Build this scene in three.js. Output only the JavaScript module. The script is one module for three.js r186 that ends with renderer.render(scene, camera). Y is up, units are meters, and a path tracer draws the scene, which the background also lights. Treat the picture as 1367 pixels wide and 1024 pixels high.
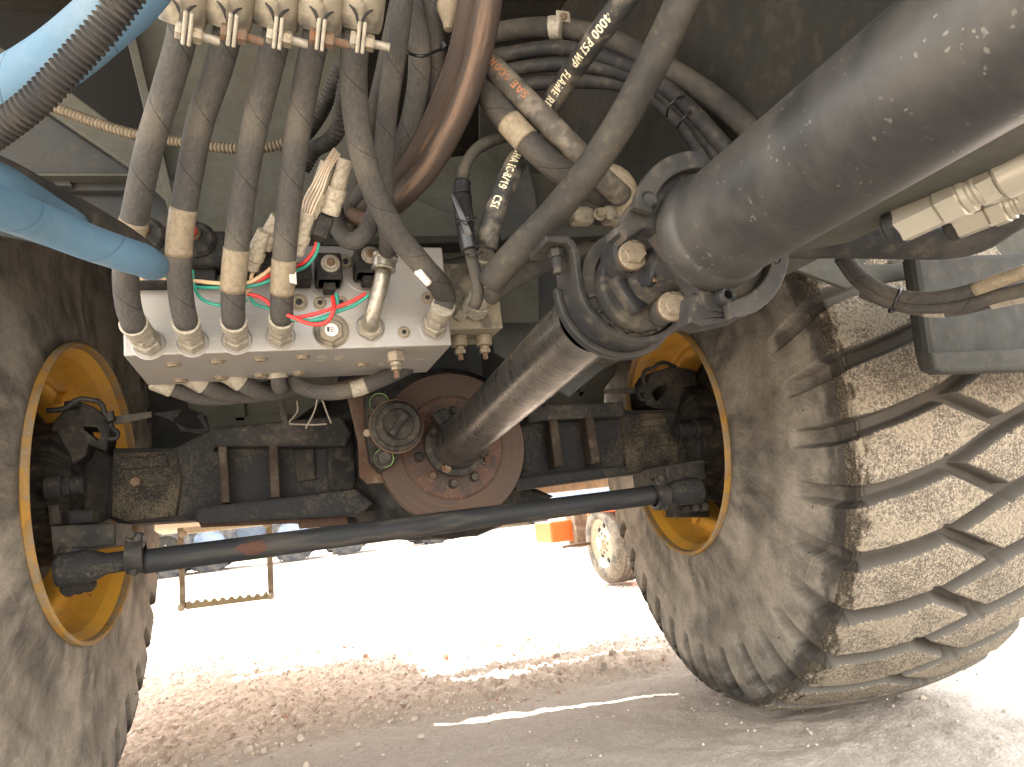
import * as THREE from 'three';
import { RoundedBoxGeometry } from 'three/addons/geometries/RoundedBoxGeometry.js';
import { mergeGeometries } from 'three/addons/utils/BufferGeometryUtils.js';

// ---------- camera, sky, sun, exposure ----------
const scene = new THREE.Scene();
const camera = new THREE.PerspectiveCamera(56.55, 1024 / 767, 0.02, 600);
const V = (x, y, z) => new THREE.Vector3(x, y, z);
camera.rotation.order = 'YXZ';
camera.rotation.set(10.08 * Math.PI / 180, -19.3 * Math.PI / 180, -6.6 * Math.PI / 180);
camera.position.set(-0.392, 0.694, 1.98);
camera.updateMatrixWorld(true);
const renderer = new THREE.WebGLRenderer({ antialias: true });
renderer.setSize(1024, 767);
renderer.toneMapping = THREE.LinearToneMapping;
renderer.toneMappingExposure = 6.5;
renderer.shadowMap.enabled = true;
const GY = .08;                                             // level of the yard
const EL = 56 * Math.PI / 180, LX = 0.5, LZ = 0.866;        // sunlight travels towards +x,+z and down
const sunDir = new THREE.Vector3(-LX * Math.cos(EL), Math.sin(EL), -LZ * Math.cos(EL)).normalize();
{ // hazy bright summer sky: white near the horizon, paler blue overhead, brighter round the sun
  const w = 256, h = 128, d = new Float32Array(w * h * 4);
  for (let j = 0; j < h; j++) for (let i = 0; i < w; i++) {
    const el = ((j + .5) / h - .5) * Math.PI, az = ((i + .5) / w - .5) * 2 * Math.PI, k = (j * w + i) * 4; const v = new THREE.Vector3(Math.cos(el) * Math.cos(az), Math.sin(el), Math.cos(el) * Math.sin(az));
    const t = Math.pow(Math.max(0, Math.sin(el)), .55), g = Math.pow(Math.max(0, v.dot(sunDir)), 6) * .25; const hz = [1.42, 1.32, 1.18], ze = [.55, .6, .68];
    for (let c = 0; c < 3; c++) d[k + c] = (el < 0 ? [.5, .44, .36][c] : hz[c] + (ze[c] - hz[c]) * t + g); d[k + 3] = 1;
  }
  const tx = new THREE.DataTexture(d, w, h, THREE.RGBAFormat, THREE.FloatType); tx.mapping = THREE.EquirectangularReflectionMapping; tx.magFilter = THREE.LinearFilter; tx.minFilter = THREE.LinearFilter; tx.needsUpdate = true;
  scene.background = tx; scene.environment = tx;
}
const sun = new THREE.DirectionalLight(new THREE.Color(1.0, 0.93, 0.84), 3.0);
sun.position.copy(sunDir.clone().multiplyScalar(30)); sun.castShadow = true; sun.shadow.mapSize.set(4096, 4096);
Object.assign(sun.shadow.camera, { left: -12, right: 12, top: 12, bottom: -12, near: 1, far: 80 });
scene.add(sun, sun.target);

// ---------- helpers ----------
let seed = 7; const rnd = () => (seed = (seed * 16807) % 2147483647) / 2147483647; const rr = (a, b) => a + (b - a) * rnd();
const CAM = camera.position.clone(), F = 952;
// measured pixel (1367 wide survey of the place) -> point at a depth, or on a plane of the machine
const dirOf = (x, y) => V((x - 683.5) / F, (512 - y) / F, -1).applyQuaternion(camera.quaternion);
const P = (x, y, d) => dirOf(x, y).multiplyScalar(d).add(CAM);
const on = (k) => (x, y, v) => { const r = dirOf(x, y); return r.multiplyScalar((v - CAM[k]) / r[k]).add(CAM); };
const PX = on('x'), PY = on('y'), PZ = on('z');
const used = {};
function numbered(n) { if (!(n in used)) { used[n] = 0; return n; } return n + '_' + String(++used[n]).padStart(3, '0'); }
function tag(o, label, category, group) { o.userData = { label, category }; if (group) o.userData.group = group; return o; }
function thing(name, label, category, base, group) {
  const g = new THREE.Group(); g.name = numbered(name); g.position.copy(base); scene.add(g); tag(g, label, category, group); return g;
}
function rootOf(p) { while (p.parent && p.parent !== scene) p = p.parent; return p; }
// a part built in place: geometry in world coordinates, re-centred on its thing
function part(parent, name, geo, m, label) {
  if (Array.isArray(geo)) geo = merge(geo);
  const r = rootOf(parent); geo.translate(-r.position.x, -r.position.y, -r.position.z);
  const o = new THREE.Mesh(geo, m); o.name = name; o.castShadow = o.receiveShadow = true; parent.add(o);
  if (label) o.userData.label = label;
  return o;
}
function merge(gs) {
  gs = gs.map(g => { g = g.index ? g.toNonIndexed() : g; for (const k of Object.keys(g.attributes)) if (!['position', 'normal', 'uv'].includes(k)) g.deleteAttribute(k); return g; });
  return gs.length === 1 ? gs[0] : mergeGeometries(gs);
}
// box mapped uv in metres
function boxUV(g) {
  if (g.index) g = g.toNonIndexed();
  g.computeVertexNormals(); const p = g.attributes.position, n = g.attributes.normal, uv = new Float32Array(p.count * 2);
  for (let i = 0; i < p.count; i++) {
    const a = Math.abs(n.getX(i)), b = Math.abs(n.getY(i)), c = Math.abs(n.getZ(i)), x = p.getX(i), y = p.getY(i), z = p.getZ(i);
    if (a >= b && a >= c) { uv[2 * i] = z; uv[2 * i + 1] = y; } else if (b >= c) { uv[2 * i] = x; uv[2 * i + 1] = z; } else { uv[2 * i] = x; uv[2 * i + 1] = y; }
  }
  g.setAttribute('uv', new THREE.BufferAttribute(uv, 2)); return g;
}
function extr(pts2, depth, bevel = 0.003, holes = []) {
  const s = new THREE.Shape(pts2.map(p => new THREE.Vector2(p[0], p[1])));
  for (const h of holes) s.holes.push(new THREE.Path(h.map(p => new THREE.Vector2(p[0], p[1]))));
  return new THREE.ExtrudeGeometry(s, { depth: Math.max(1e-4, depth - 2 * bevel), bevelEnabled: bevel > 0, bevelSize: bevel, bevelThickness: bevel, bevelOffset: -bevel, bevelSegments: 2, curveSegments: 12, steps: 1 }).translate(0, 0, bevel);
}
// polygon given by survey pixels on plane z = z0 (its front), running back by th
function plateZ(px, z0, th, bevel = 0.003, holes = []) {
  const q = a => a.map(([x, y]) => { const p = PZ(x, y, z0); return [p.x, p.y]; });
  return boxUV(extr(q(px), th, bevel, holes.map(q)).translate(0, 0, z0 - th));
}
function polyZ(q, z0, th, bevel = 0.003, holes = []) { return boxUV(extr(q, th, bevel, holes).translate(0, 0, z0 - th)); }
// polygon in x,z on plane y = y0 (underside), running up by th
function polyY(q, y0, th, bevel = 0.003, holes = []) {
  const g = extr(q.map(([x, z]) => [x, -z]), th, bevel, holes.map(h => h.map(([x, z]) => [x, -z]))); g.rotateX(-Math.PI / 2); g.translate(0, y0, 0); return boxUV(g);
}
function plateY(px, y0, th, bevel = 0.003) { return polyY(px.map(([x, y]) => { const p = PY(x, y, y0); return [p.x, p.z]; }), y0, th, bevel); }
// polygon in z,y on plane x = x0, running to x0 + th
function polyX(q, x0, th, bevel = 0.003) { const g = extr(q.map(([z, y]) => [-z, y]), th, bevel); g.rotateY(Math.PI / 2); g.translate(x0, 0, 0); return boxUV(g); }
function plateX(px, x0, th, bevel = 0.003) { return polyX(px.map(([x, y]) => { const p = PX(x, y, x0); return [p.z, p.y]; }), x0, th, bevel); }
function box(c, s, bevel = 0.004, rot) { const g = new RoundedBoxGeometry(s[0], s[1], s[2], 2, Math.min(bevel, Math.min(...s) / 2.1)); if (rot) { g.rotateX(rot[0]); g.rotateY(rot[1]); g.rotateZ(rot[2]); } g.translate(c.x, c.y, c.z); return boxUV(g); }
const UP = V(0, 1, 0), ZA = V(0, 0, 1);
function aim(g, a, b) { g.applyQuaternion(new THREE.Quaternion().setFromUnitVectors(UP, b.clone().sub(a).normalize())); return g.translate(a.x, a.y, a.z); }
// solid of revolution from a to b; prof = [[radius, t along in metres]]
function lathe(a, dir, prof, seg = 32) {
  const g = new THREE.LatheGeometry(prof.map(([r, t]) => new THREE.Vector2(Math.max(r, 1e-5), t)), seg);
  const uv = g.attributes.uv, p = g.attributes.position; const rm = Math.max(...prof.map(q => q[0]));
  for (let i = 0; i < uv.count; i++) uv.setXY(i, uv.getX(i) * 6.283 * rm, p.getY(i) + Math.hypot(p.getX(i), p.getZ(i)));
  return aim(g, a, a.clone().add(dir));
}
function creased(pr) { const o = []; for (let i = 0; i < pr.length; i++) { o.push(pr[i]); if (i && i < pr.length - 1) o.push([pr[i][0], pr[i][1]]); } return o; }
function cyl(a, b, r, bev = 0.0015, seg = 24) { // closed, chamfered
  const L = a.distanceTo(b); return lathe(a, b.clone().sub(a).normalize(), creased([[0, 0], [r - bev, 0], [r, bev], [r, L - bev], [r - bev, L], [0, L]]), seg);
}
function hex(a, b, r, bev = 0.002) { // hexagonal prism, chamfered
  const L = a.distanceTo(b); const g = new THREE.LatheGeometry([[0, 0], [r * .9, 0], [r, bev], [r, L - bev], [r * .9, L], [0, L]].map(q => new THREE.Vector2(q[0] + 1e-5, q[1])), 6);
  return boxUV(aim(g, a, b));
}
// bolt head (hex) plus washer; n = outward direction
function boltHead(c, n, r, h = r * 1.1) { n = n.clone().normalize(); return [cyl(c.clone().addScaledVector(n, -0.002), c.clone().addScaledVector(n, .003), r * 1.35, .001), hex(c.clone().addScaledVector(n, .003), c.clone().addScaledVector(n, h + .003), r)]; }
function threads(a, b, r, pitch = 0.0022) { const L = a.distanceTo(b), n = Math.round(L / pitch), pr = [[0, 0]]; for (let i = 0; i <= n * 2; i++) pr.push([i % 2 ? r : r * .86, L * i / (2 * n)]); pr.push([0, L]); return lathe(a, b.clone().sub(a).normalize(), pr, 14); }
// tube along points; r number or function of (length, total); uv in metres; the print line faces the front
function tube(pts, r, o = {}) {
  const c = new THREE.CatmullRomCurve3(pts, false, 'centripetal'); const L = c.getLength();
  const n = o.n || Math.max(12, Math.round(L / (o.step || 0.012))), m = o.m || 20; const rf = typeof r === 'function' ? r : () => r;
  const pos = [], uv = [], idx = []; const ps = c.getSpacedPoints(n);
  const eye = o.eye || V(-0.35, 0.7, 1.95);
  for (let i = 0; i <= n; i++) {
    const p = ps[i], t = (i === 0 ? ps[1].clone().sub(p) : i === n ? p.clone().sub(ps[n - 1]) : ps[i + 1].clone().sub(ps[i - 1])).normalize();
    let A = eye.clone().sub(p); A.addScaledVector(t, -A.dot(t)).normalize(); if (o.tw) A.applyAxisAngle(t, o.tw);
    const B = t.clone().cross(A); const s = L * i / n, R = rf(s, L); const rb = R * (o.flat || 1);
    for (let j = 0; j <= m; j++) { const a = -Math.PI + 2 * Math.PI * j / m; const q = p.clone().addScaledVector(A, Math.cos(a) * rb).addScaledVector(B, Math.sin(a) * R); pos.push(q.x, q.y, q.z); uv.push(s, (j / m) * 2 * Math.PI * (o.ru || R)); }
  }
  for (let i = 0; i < n; i++) for (let j = 0; j < m; j++) { const a = i * (m + 1) + j, b = a + m + 1; idx.push(a, a + 1, b, b, a + 1, b + 1); }
  for (const [e, w] of [[0, 1], [n, 0]]) { const ce = pos.length / 3; const p = ps[e]; pos.push(p.x, p.y, p.z); uv.push(e ? L : 0, 0); for (let j = 0; j < m; j++) { const a = e * (m + 1) + j; w ? idx.push(ce, a + 1, a) : idx.push(ce, a, a + 1); } }
  const g = new THREE.BufferGeometry(); g.setAttribute('position', new THREE.Float32BufferAttribute(pos, 3)); g.setAttribute('uv', new THREE.Float32BufferAttribute(uv, 2)); g.setIndex(idx);
  g.computeVertexNormals();
  // weld the normals across the seam
  const N = g.attributes.normal; for (let i = 0; i <= n; i++) { const a = i * (m + 1), b = a + m; const x = N.getX(a) + N.getX(b), y = N.getY(a) + N.getY(b), z = N.getZ(a) + N.getZ(b), l = Math.hypot(x, y, z) || 1; N.setXYZ(a, x / l, y / l, z / l); N.setXYZ(b, x / l, y / l, z / l); }
  return g;
}
const pd = (a) => a.map(([x, y, d]) => P(x, y, d));
const ribbed = (r, pitch, amp) => (s) => r + amp * Math.sign(Math.sin(2 * Math.PI * s / pitch)) * Math.pow(Math.abs(Math.sin(2 * Math.PI * s / pitch)), .5);
// strip of a torus-like band round an axis
function ring(c, ax, r0, r1, w, seg = 40) { const h = w / 2; return lathe(c.clone().addScaledVector(ax, -h), ax, creased([[r0, 0], [r1 - .001, 0], [r1, .001], [r1, w - .001], [r1 - .001, w], [r0, w], [r0, 0]]), seg); }

// ---------- textures ----------
const HT = new Float32Array(65536); { let s = 1234567; for (let i = 0; i < 65536; i++) { s = (s * 16807) % 2147483647; HT[i] = s / 2147483647; } }
const hsh = (x, y, k) => HT[((x * 374761 + y * 668265 + k * 1013) ^ ((x * 31 + y * 17) << 5)) & 65535];
function vn(x, y, per, k) { const xi = Math.floor(x), yi = Math.floor(y), fx = x - xi, fy = y - yi, u = fx * fx * (3 - 2 * fx), v = fy * fy * (3 - 2 * fy); const a = ((xi % per) + per) % per, b = (a + 1) % per, c = ((yi % per) + per) % per, d = (c + 1) % per; return (hsh(a, c, k) * (1 - u) + hsh(b, c, k) * u) * (1 - v) + (hsh(a, d, k) * (1 - u) + hsh(b, d, k) * u) * v; }
function fbm(u, v, f, oct, k = 0) { let s = 0, a = .5, t = 0; for (let i = 0; i < oct; i++) { s += a * vn(u * f, v * f, f, k + i * 7); t += a; a *= .55; f *= 2; } return s / t; }
const smooth = (a, b, x) => { x = Math.min(1, Math.max(0, (x - a) / (b - a))); return x * x * (3 - 2 * x); };
const mix3 = (a, b, t) => [a[0] + (b[0] - a[0]) * t, a[1] + (b[1] - a[1]) * t, a[2] + (b[2] - a[2]) * t];
const s8 = v => Math.round(255 * Math.min(1, Math.max(0, v <= .0031308 ? v * 12.92 : 1.055 * Math.pow(v, 1 / 2.4) - .055)));
// one pass makes colour (linear albedo), roughness and height
function texset(n, fn, rep, want = 'crh') {
  const C = new Uint8Array(n * n * 4), Rg = want.includes('r') ? new Uint8Array(n * n * 4) : 0, Hh = want.includes('h') ? new Uint8Array(n * n * 4) : 0;
  for (let j = 0; j < n; j++) for (let i = 0; i < n; i++) {
    const o = fn(i / n, j / n, i, j), k = (j * n + i) * 4;
    C[k] = s8(o.c[0]); C[k + 1] = s8(o.c[1]); C[k + 2] = s8(o.c[2]); C[k + 3] = 255;
    if (Rg) { Rg[k] = Rg[k + 1] = Math.round(255 * Math.min(1, Math.max(0, o.r))); Rg[k + 2] = 255 * (o.m === undefined ? 1 : o.m); Rg[k + 3] = 255; }
    if (Hh) { Hh[k] = Hh[k + 1] = Hh[k + 2] = Math.round(255 * Math.min(1, Math.max(0, o.h))); Hh[k + 3] = 255; }
  }
  const mk = (d, srgb) => { if (!d) return null; const t = new THREE.DataTexture(d, n, n, THREE.RGBAFormat); t.wrapS = t.wrapT = THREE.RepeatWrapping; t.magFilter = THREE.LinearFilter; t.minFilter = THREE.LinearMipmapLinearFilter; t.generateMipmaps = true; t.anisotropy = 8; if (srgb) t.colorSpace = THREE.SRGBColorSpace; t.repeat.set(1 / rep[0], 1 / rep[1]); t.needsUpdate = true; return t; };
  return { map: mk(C, 1), roughnessMap: mk(Rg), bumpMap: mk(Hh) };
}
function mat(ts, o = {}) { const m = new THREE.MeshPhysicalMaterial({ specularIntensity: .4, roughness: (ts && ts.rough) || 1, metalness: 0, ...(ts ? { map: ts.map, roughnessMap: ts.roughnessMap, bumpMap: ts.bumpMap, bumpScale: .0004 } : {}), ...o }); return m; }
const plain = (r, g, b, rough, metal = 0) => new THREE.MeshStandardMaterial({ color: new THREE.Color().setRGB(r, g, b), roughness: rough, metalness: metal });
const DUST = [.26, .222, .16];
// painted steel under dust: base colour, dust amount, chips showing rust
let SHR = null;
const painted = (base, dust, chip, rep, k, rough = .6, N = 320) => {
  if (!SHR) SHR = texset(512, (u, v) => { const a = fbm(u, v, 4, 6, 3), b = fbm(u, v, 24, 4, 53), c = fbm(u, v, 60, 3, 57); return { c: [0, 0, 0], r: .8 + .35 * (a - .5) + .25 * (b - .5), h: .5 + .3 * (b - .5) + .35 * (a - .5) + .2 * (c - .5) }; }, [.4, .4]);
  const t = texset(N, (u, v) => {
    const a = fbm(u, v, 4, 5, k), b = fbm(u, v, 24, 4, k + 50), c = chip ? fbm(u, v, 9, 4, k + 90) : 0, st = fbm(u, v * .25, 32, 2, k + 20);
    let col = mix3(base, [base[0] * .72, base[1] * .72, base[2] * .72], smooth(.4, .7, b)); let d = dust * smooth(.3, .75, a * .65 + b * .35);
    d += dust * .35 * smooth(.62, .72, b); col = mix3(col, DUST, Math.min(.9, d));
    if (chip && c > 1 - chip) col = mix3(col, [.16, .065, .03], smooth(1 - chip, 1 - chip + .03, c));
    const f = .94 + .12 * st; return { c: col.map(x => x * f) };
  }, [rep, rep], 'c');
  return { map: t.map, roughnessMap: SHR.roughnessMap, bumpMap: SHR.bumpMap, rough: Math.min(1, (rough + .12) / .8) };
};
const wrapTex = (base, dust, pitch, circ, k, dcol = DUST) => texset(512, (u, v) => { // woven sleeve hose with a spiral seam
  const a = fbm(u, v, 3, 6, k), b = fbm(u, v, 40, 3, k + 9), s = ((u * 2 + v) % 1 + 1) % 1, e = Math.min(s, 1 - s), seam = 1 - smooth(0, .012, e), lip = smooth(0, .05, s) * .12;
  const weave = .5 + .5 * Math.sin((u * 2 + v) * 400) * Math.sin((u - v) * 300);
  let c = mix3(base, dcol, dust * smooth(.25, .8, a * .7 + b * .3)); const f = (1 - .55 * seam) * (.93 + .1 * weave + .08 * (b - .5)); return { c: c.map(x => x * f), r: .82, h: .5 + lip - .5 * seam + .04 * weave + .12 * (a - .5) };
}, [pitch * 2, circ]);
// ---------- materials ----------
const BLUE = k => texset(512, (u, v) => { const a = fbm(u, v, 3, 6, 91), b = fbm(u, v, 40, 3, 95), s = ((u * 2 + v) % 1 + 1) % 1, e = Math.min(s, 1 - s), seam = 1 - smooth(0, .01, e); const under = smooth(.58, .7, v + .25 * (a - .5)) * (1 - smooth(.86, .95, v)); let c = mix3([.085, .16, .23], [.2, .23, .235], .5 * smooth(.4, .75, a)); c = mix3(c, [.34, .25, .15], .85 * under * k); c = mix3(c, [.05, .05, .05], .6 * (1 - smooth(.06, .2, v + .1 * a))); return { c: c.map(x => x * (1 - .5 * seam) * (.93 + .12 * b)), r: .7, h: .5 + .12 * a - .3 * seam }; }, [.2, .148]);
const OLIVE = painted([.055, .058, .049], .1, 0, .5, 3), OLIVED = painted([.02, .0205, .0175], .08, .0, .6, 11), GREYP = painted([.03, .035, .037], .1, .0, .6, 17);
const CAST = painted([.011, .0115, .0125], .18, .0, .45, 23, .65), RUST = painted([.07, .038, .025], .25, .0, .3, 29, .8);
const M = {
  olive: mat(OLIVE, { bumpScale: .0006 }), oliveDark: mat(OLIVED, { bumpScale: .0006 }), slate: mat(GREYP, { bumpScale: .0005 }),
  cast: mat(CAST, { bumpScale: .002 }), rust: mat(RUST, { bumpScale: .0008 }),
  black: mat(painted([.016, .017, .019], .16, 0, .3, 31, .42), { bumpScale: .0005 }),
  blackDust: mat(painted([.021, .021, .021], .2, 0, .25, 37, .55), { bumpScale: .0006 }),
  zinc: mat(painted([.33, .305, .245], .32, 0, .12, 41, .5), { metalness: .25, specularIntensity: 1, bumpScale: .0003 }),
  zincBright: mat(painted([.42, .39, .32], .18, 0, .1, 43, .32), { metalness: .8, specularIntensity: 1, bumpScale: .0002 }),
  bolt: mat(painted([.27, .23, .165], .3, .24, .06, 47, .5), { metalness: .45, specularIntensity: 1, bumpScale: .0003 }),
  rustyBolt: mat(painted([.12, .075, .048], .3, .34, .06, 53, .8), { bumpScale: .0004 }),
  hose: mat(wrapTex([.054, .052, .049], .26, .085, .104, 61), { bumpScale: .0012 }),
  hoseDark: mat(wrapTex([.03, .029, .028], .16, .11, .104, 67), { bumpScale: .001 }),
  rubber: mat(painted([.028, .0275, .026], .14, 0, .2, 71, .6), { bumpScale: .0005 }),
  brown: mat(texset(512, (u, v) => { const a = fbm(u, v * 4 % 1, 4, 5, 81), b = fbm(u * 1, v, 32, 3, 85); const t = .5 + .5 * Math.sin(v * 2 * Math.PI * 3); let c = mix3([.058, .044, .036], [.15, .102, .072], smooth(.45, .75, a * .6 + t * .35)); return { c: c.map(x => x * (.9 + .2 * b)), r: .68, h: .5 + .3 * (t - .5) + .1 * b }; }, [.3, .13]), { bumpScale: .002 }),
  blue: mat(BLUE(1), { bumpScale: .0008 }), blueClean: mat(BLUE(0), { bumpScale: .0008 }),
  conduit: mat(painted([.022, .022, .023], .16, 0, .2, 97, .55)),
  conduitTan: mat(painted([.095, .075, .05], .5, 0, .15, 101, .7)),
  band: mat(painted([.25, .205, .14], .4, 0, .1, 103, .35), { bumpScale: .0004 }),
  steel: mat(texset(512, (u, v) => { const s = fbm(u * .5, v, 6, 4, 107), l = fbm(u * .06 + .3, v, 64, 3, 109), a = fbm(u, v, 8, 5, 113); const g = .2 + .1 * (l - .5) - .08 * smooth(.5, .75, a); return { c: mix3([g, g * .98, g * .95], DUST, .25 * smooth(.55, .8, s)), r: .2 + .2 * a + .12 * (l - .5), h: .5 + .3 * (l - .5) }; }, [.5, .35]), { metalness: .9, specularIntensity: 1, bumpScale: .0003 }),
  tubePaint: mat(texset(1024, (u, v) => { // scuffed satin tube
    const s = fbm(u, v, 5, 5, 117), f = fbm(u * .3, v, 90, 2, 119), a = fbm(u, v, 14, 4, 121), sp = fbm(u, v, 130, 2, 123); let g = .034 + .012 * (f - .5); let c = mix3([g, g, g * .98], [.1, .094, .08], .55 * smooth(.35, .8, s)); const scr = smooth(.74, .78, fbm(u, v, 80, 2, 131)) * smooth(.56, .68, a); c = mix3(c, [.36, .34, .29], .22 * scr + .0 * smooth(.9, .95, sp) * smooth(.55, .66, a)); return { c, r: .36 + .22 * s - .1 * scr, h: .5 + .2 * (a - .5) - .2 * scr }; }, [.36, .33]), { metalness: .45, specularIntensity: 1, bumpScale: .0005 }),
  alu: mat(texset(512, (u, v) => { const l = fbm(u * .05, v, 120, 3, 137), a = fbm(u, v, 4, 5, 139); const g = .31 + .05 * (l - .5); return { c: mix3([g, g * .965, g * .9], [.33, .275, .2], .45 * smooth(.45, .8, a)), r: .42 + .2 * a, h: .5 + .2 * (l - .5) }; }, [.3, .3]), { metalness: .55, specularIntensity: 1, bumpScale: .0002 }),
  blockDirty: mat(texset(512, (u, v) => { const a = fbm(u, v, 5, 5, 149), b = fbm(u, v, 30, 3, 151); const t = smooth(.42, .58, a); return { c: mix3(mix3([.22, .195, .145], [.06, .056, .046], t), [.33, .28, .2], .3 * b), r: .5 + .2 * b - .15 * t, h: .5 + .1 * b }; }, [.25, .25]), { metalness: .2, bumpScale: .0004 }),
  yellow: mat(texset(512, (u, v) => { const a = fbm(u, v, 5, 5, 157), b = fbm(u, v, 36, 3, 163), c2 = fbm(u, v, 12, 4, 167); let c = mix3([.62, .33, .045], [.5, .27, .05], smooth(.4, .7, a)); c = mix3(c, [.36, .27, .16], .5 * smooth(.52, .75, a * .5 + b * .5)); c = mix3(c, [.05, .035, .02], smooth(.78, .82, c2)); return { c, r: .42 + .2 * a, h: .5 + .1 * b }; }, [.45, .45]), { bumpScale: .0004 }),
  fitting: new THREE.MeshStandardMaterial({ color: new THREE.Color().setRGB(.37, .34, .27), roughness: .42, metalness: .35, roughnessMap: SHR.roughnessMap }),
  rustDark: mat(painted([.036, .026, .021], .2, 0, .3, 189, .85)),
  boxGrey: mat(painted([.034, .036, .033], .1, 0, .5, 195)),
  tailDust: mat(painted([.36, .26, .18], .3, 0, .4, 187, .8)),
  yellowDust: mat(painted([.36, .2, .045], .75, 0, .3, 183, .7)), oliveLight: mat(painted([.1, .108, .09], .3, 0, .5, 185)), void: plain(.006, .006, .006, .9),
  cream: mat(painted([.42, .375, .285], .3, 0, .08, 173, .5)), plastic: plain(.012, .012, .013, .4), coil: mat(painted([.012, .012, .013], .12, 0, .06, 179, .55), { bumpScale: .0006 }),
  red: plain(.62, .035, .03, .4), green: plain(.02, .24, .17, .4), tan: plain(.62, .42, .24, .5), whiteWire: plain(.62, .5, .38, .5), tape: plain(.013, .013, .014, .3),
  redCap: plain(.6, .05, .045, .45), orange: plain(.75, .1, .015, .4), hiGreen: plain(.3, .65, .16, .5), label: plain(.75, .72, .66, .5),
};
const castDusty = mat(texset(512, (u, v) => { const a = fbm(u, v, 4, 5, 191), b = fbm(u, v, 60, 3, 193), c2 = fbm(u, v, 170, 2, 197); const d = smooth(.42, .64, a * .5 + b * .16 + c2 * .34); return { c: mix3([.02, .02, .019], [.2, .165, .105],   .42 * d), r: .9, h: .4 + .3 * d }; }, [.3, .3]), { bumpScale: .003 });
const castHalf = mat(texset(512, (u, v) => { const a = fbm(u, v, 3, 5, 291), b = fbm(u, v, 40, 3, 293), c2 = fbm(u, v, 110, 2, 297); const d = smooth(.48, .74, a * .5 + b * .2 + c2 * .3); return { c: mix3([.019, .02, .021], [.13, .11, .075], .45 * d), r: .72 + .2 * d, h: .4 + .2 * d + .1 * b }; }, [.4, .4]), { bumpScale: .002 });
// paints worn off the tyre
const treadTex = texset(1024, (u, v) => {
  const a = fbm(u, v, 5, 5, 199), b = fbm(u, v, 60, 3, 211), w = fbm(u, v, 130, 2, 223); const crk = Math.abs(fbm(u, v, 46, 3, 227) - .5); const d = smooth(.38, .6, a * .2 + b * .4 + w * .4);
  let c = mix3([.13, .112, .088], [.385, .333, .258], d); c = mix3(c, [.05, .045, .04], .6 * (1 - smooth(0, .03, crk))); c = mix3(c, [.3, .26, .19], .45 * smooth(.45, .7, a)); return { c, r: .95, h: .3 + .5 * d - .3 * (1 - smooth(0, .035, crk)) };
}, [.23, .23]);
const sideTex = texset(1024, (u, v, i, j) => {
  const a = fbm(u, v, 3, 6, 229), b = fbm(u, v, 18, 4, 233), g = fbm(u, v, 120, 2, 239); let c = mix3([.098, .093, .086], [.28, .258, .224], smooth(.3, .72, a * .72 + b * .28)); c = c.map(x => x * (.82 + .36 * g)); let h = .5 + .2 * (b - .5);
  return { c, r: .9, h };
}, [.8, .8]);
{ // scratches on the sidewalls: pale lines dragged over the rubber
  const t = sideTex.map, d = t.image.data, n = 1024; for (let s = 0; s < 190; s++) { let x = rnd() * n, y = rnd() * n, an = rr(-1.2, 1.2) + (rnd() < .5 ? Math.PI / 2 : 0), L = rr(40, 330), al = rr(.15, .75), cv = rr(-.004, .004), w = rnd() < .2 ? 2 : 1; for (let k = 0; k < L; k++) { x += Math.cos(an); y += Math.sin(an); an += cv; const f = al * Math.sin(Math.PI * k / L); for (let q = 0; q < w; q++) { const o = ((((Math.round(y) + q) % n) + n) % n * n + ((Math.round(x) % n) + n) % n) * 4; d[o] += (190 - d[o]) * f; d[o + 1] += (178 - d[o + 1]) * f; d[o + 2] += (155 - d[o + 2]) * f; } } }
}
M.tread = mat(treadTex, { bumpScale: .0025, vertexColors: true }); M.groove = new THREE.MeshPhysicalMaterial({ color: new THREE.Color().setRGB(.12, .11, .096), roughness: .92, specularIntensity: .4, vertexColors: true, roughnessMap: SHR.roughnessMap }); M.side = mat(sideTex, { bumpScale: .002, vertexColors: true });

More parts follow.
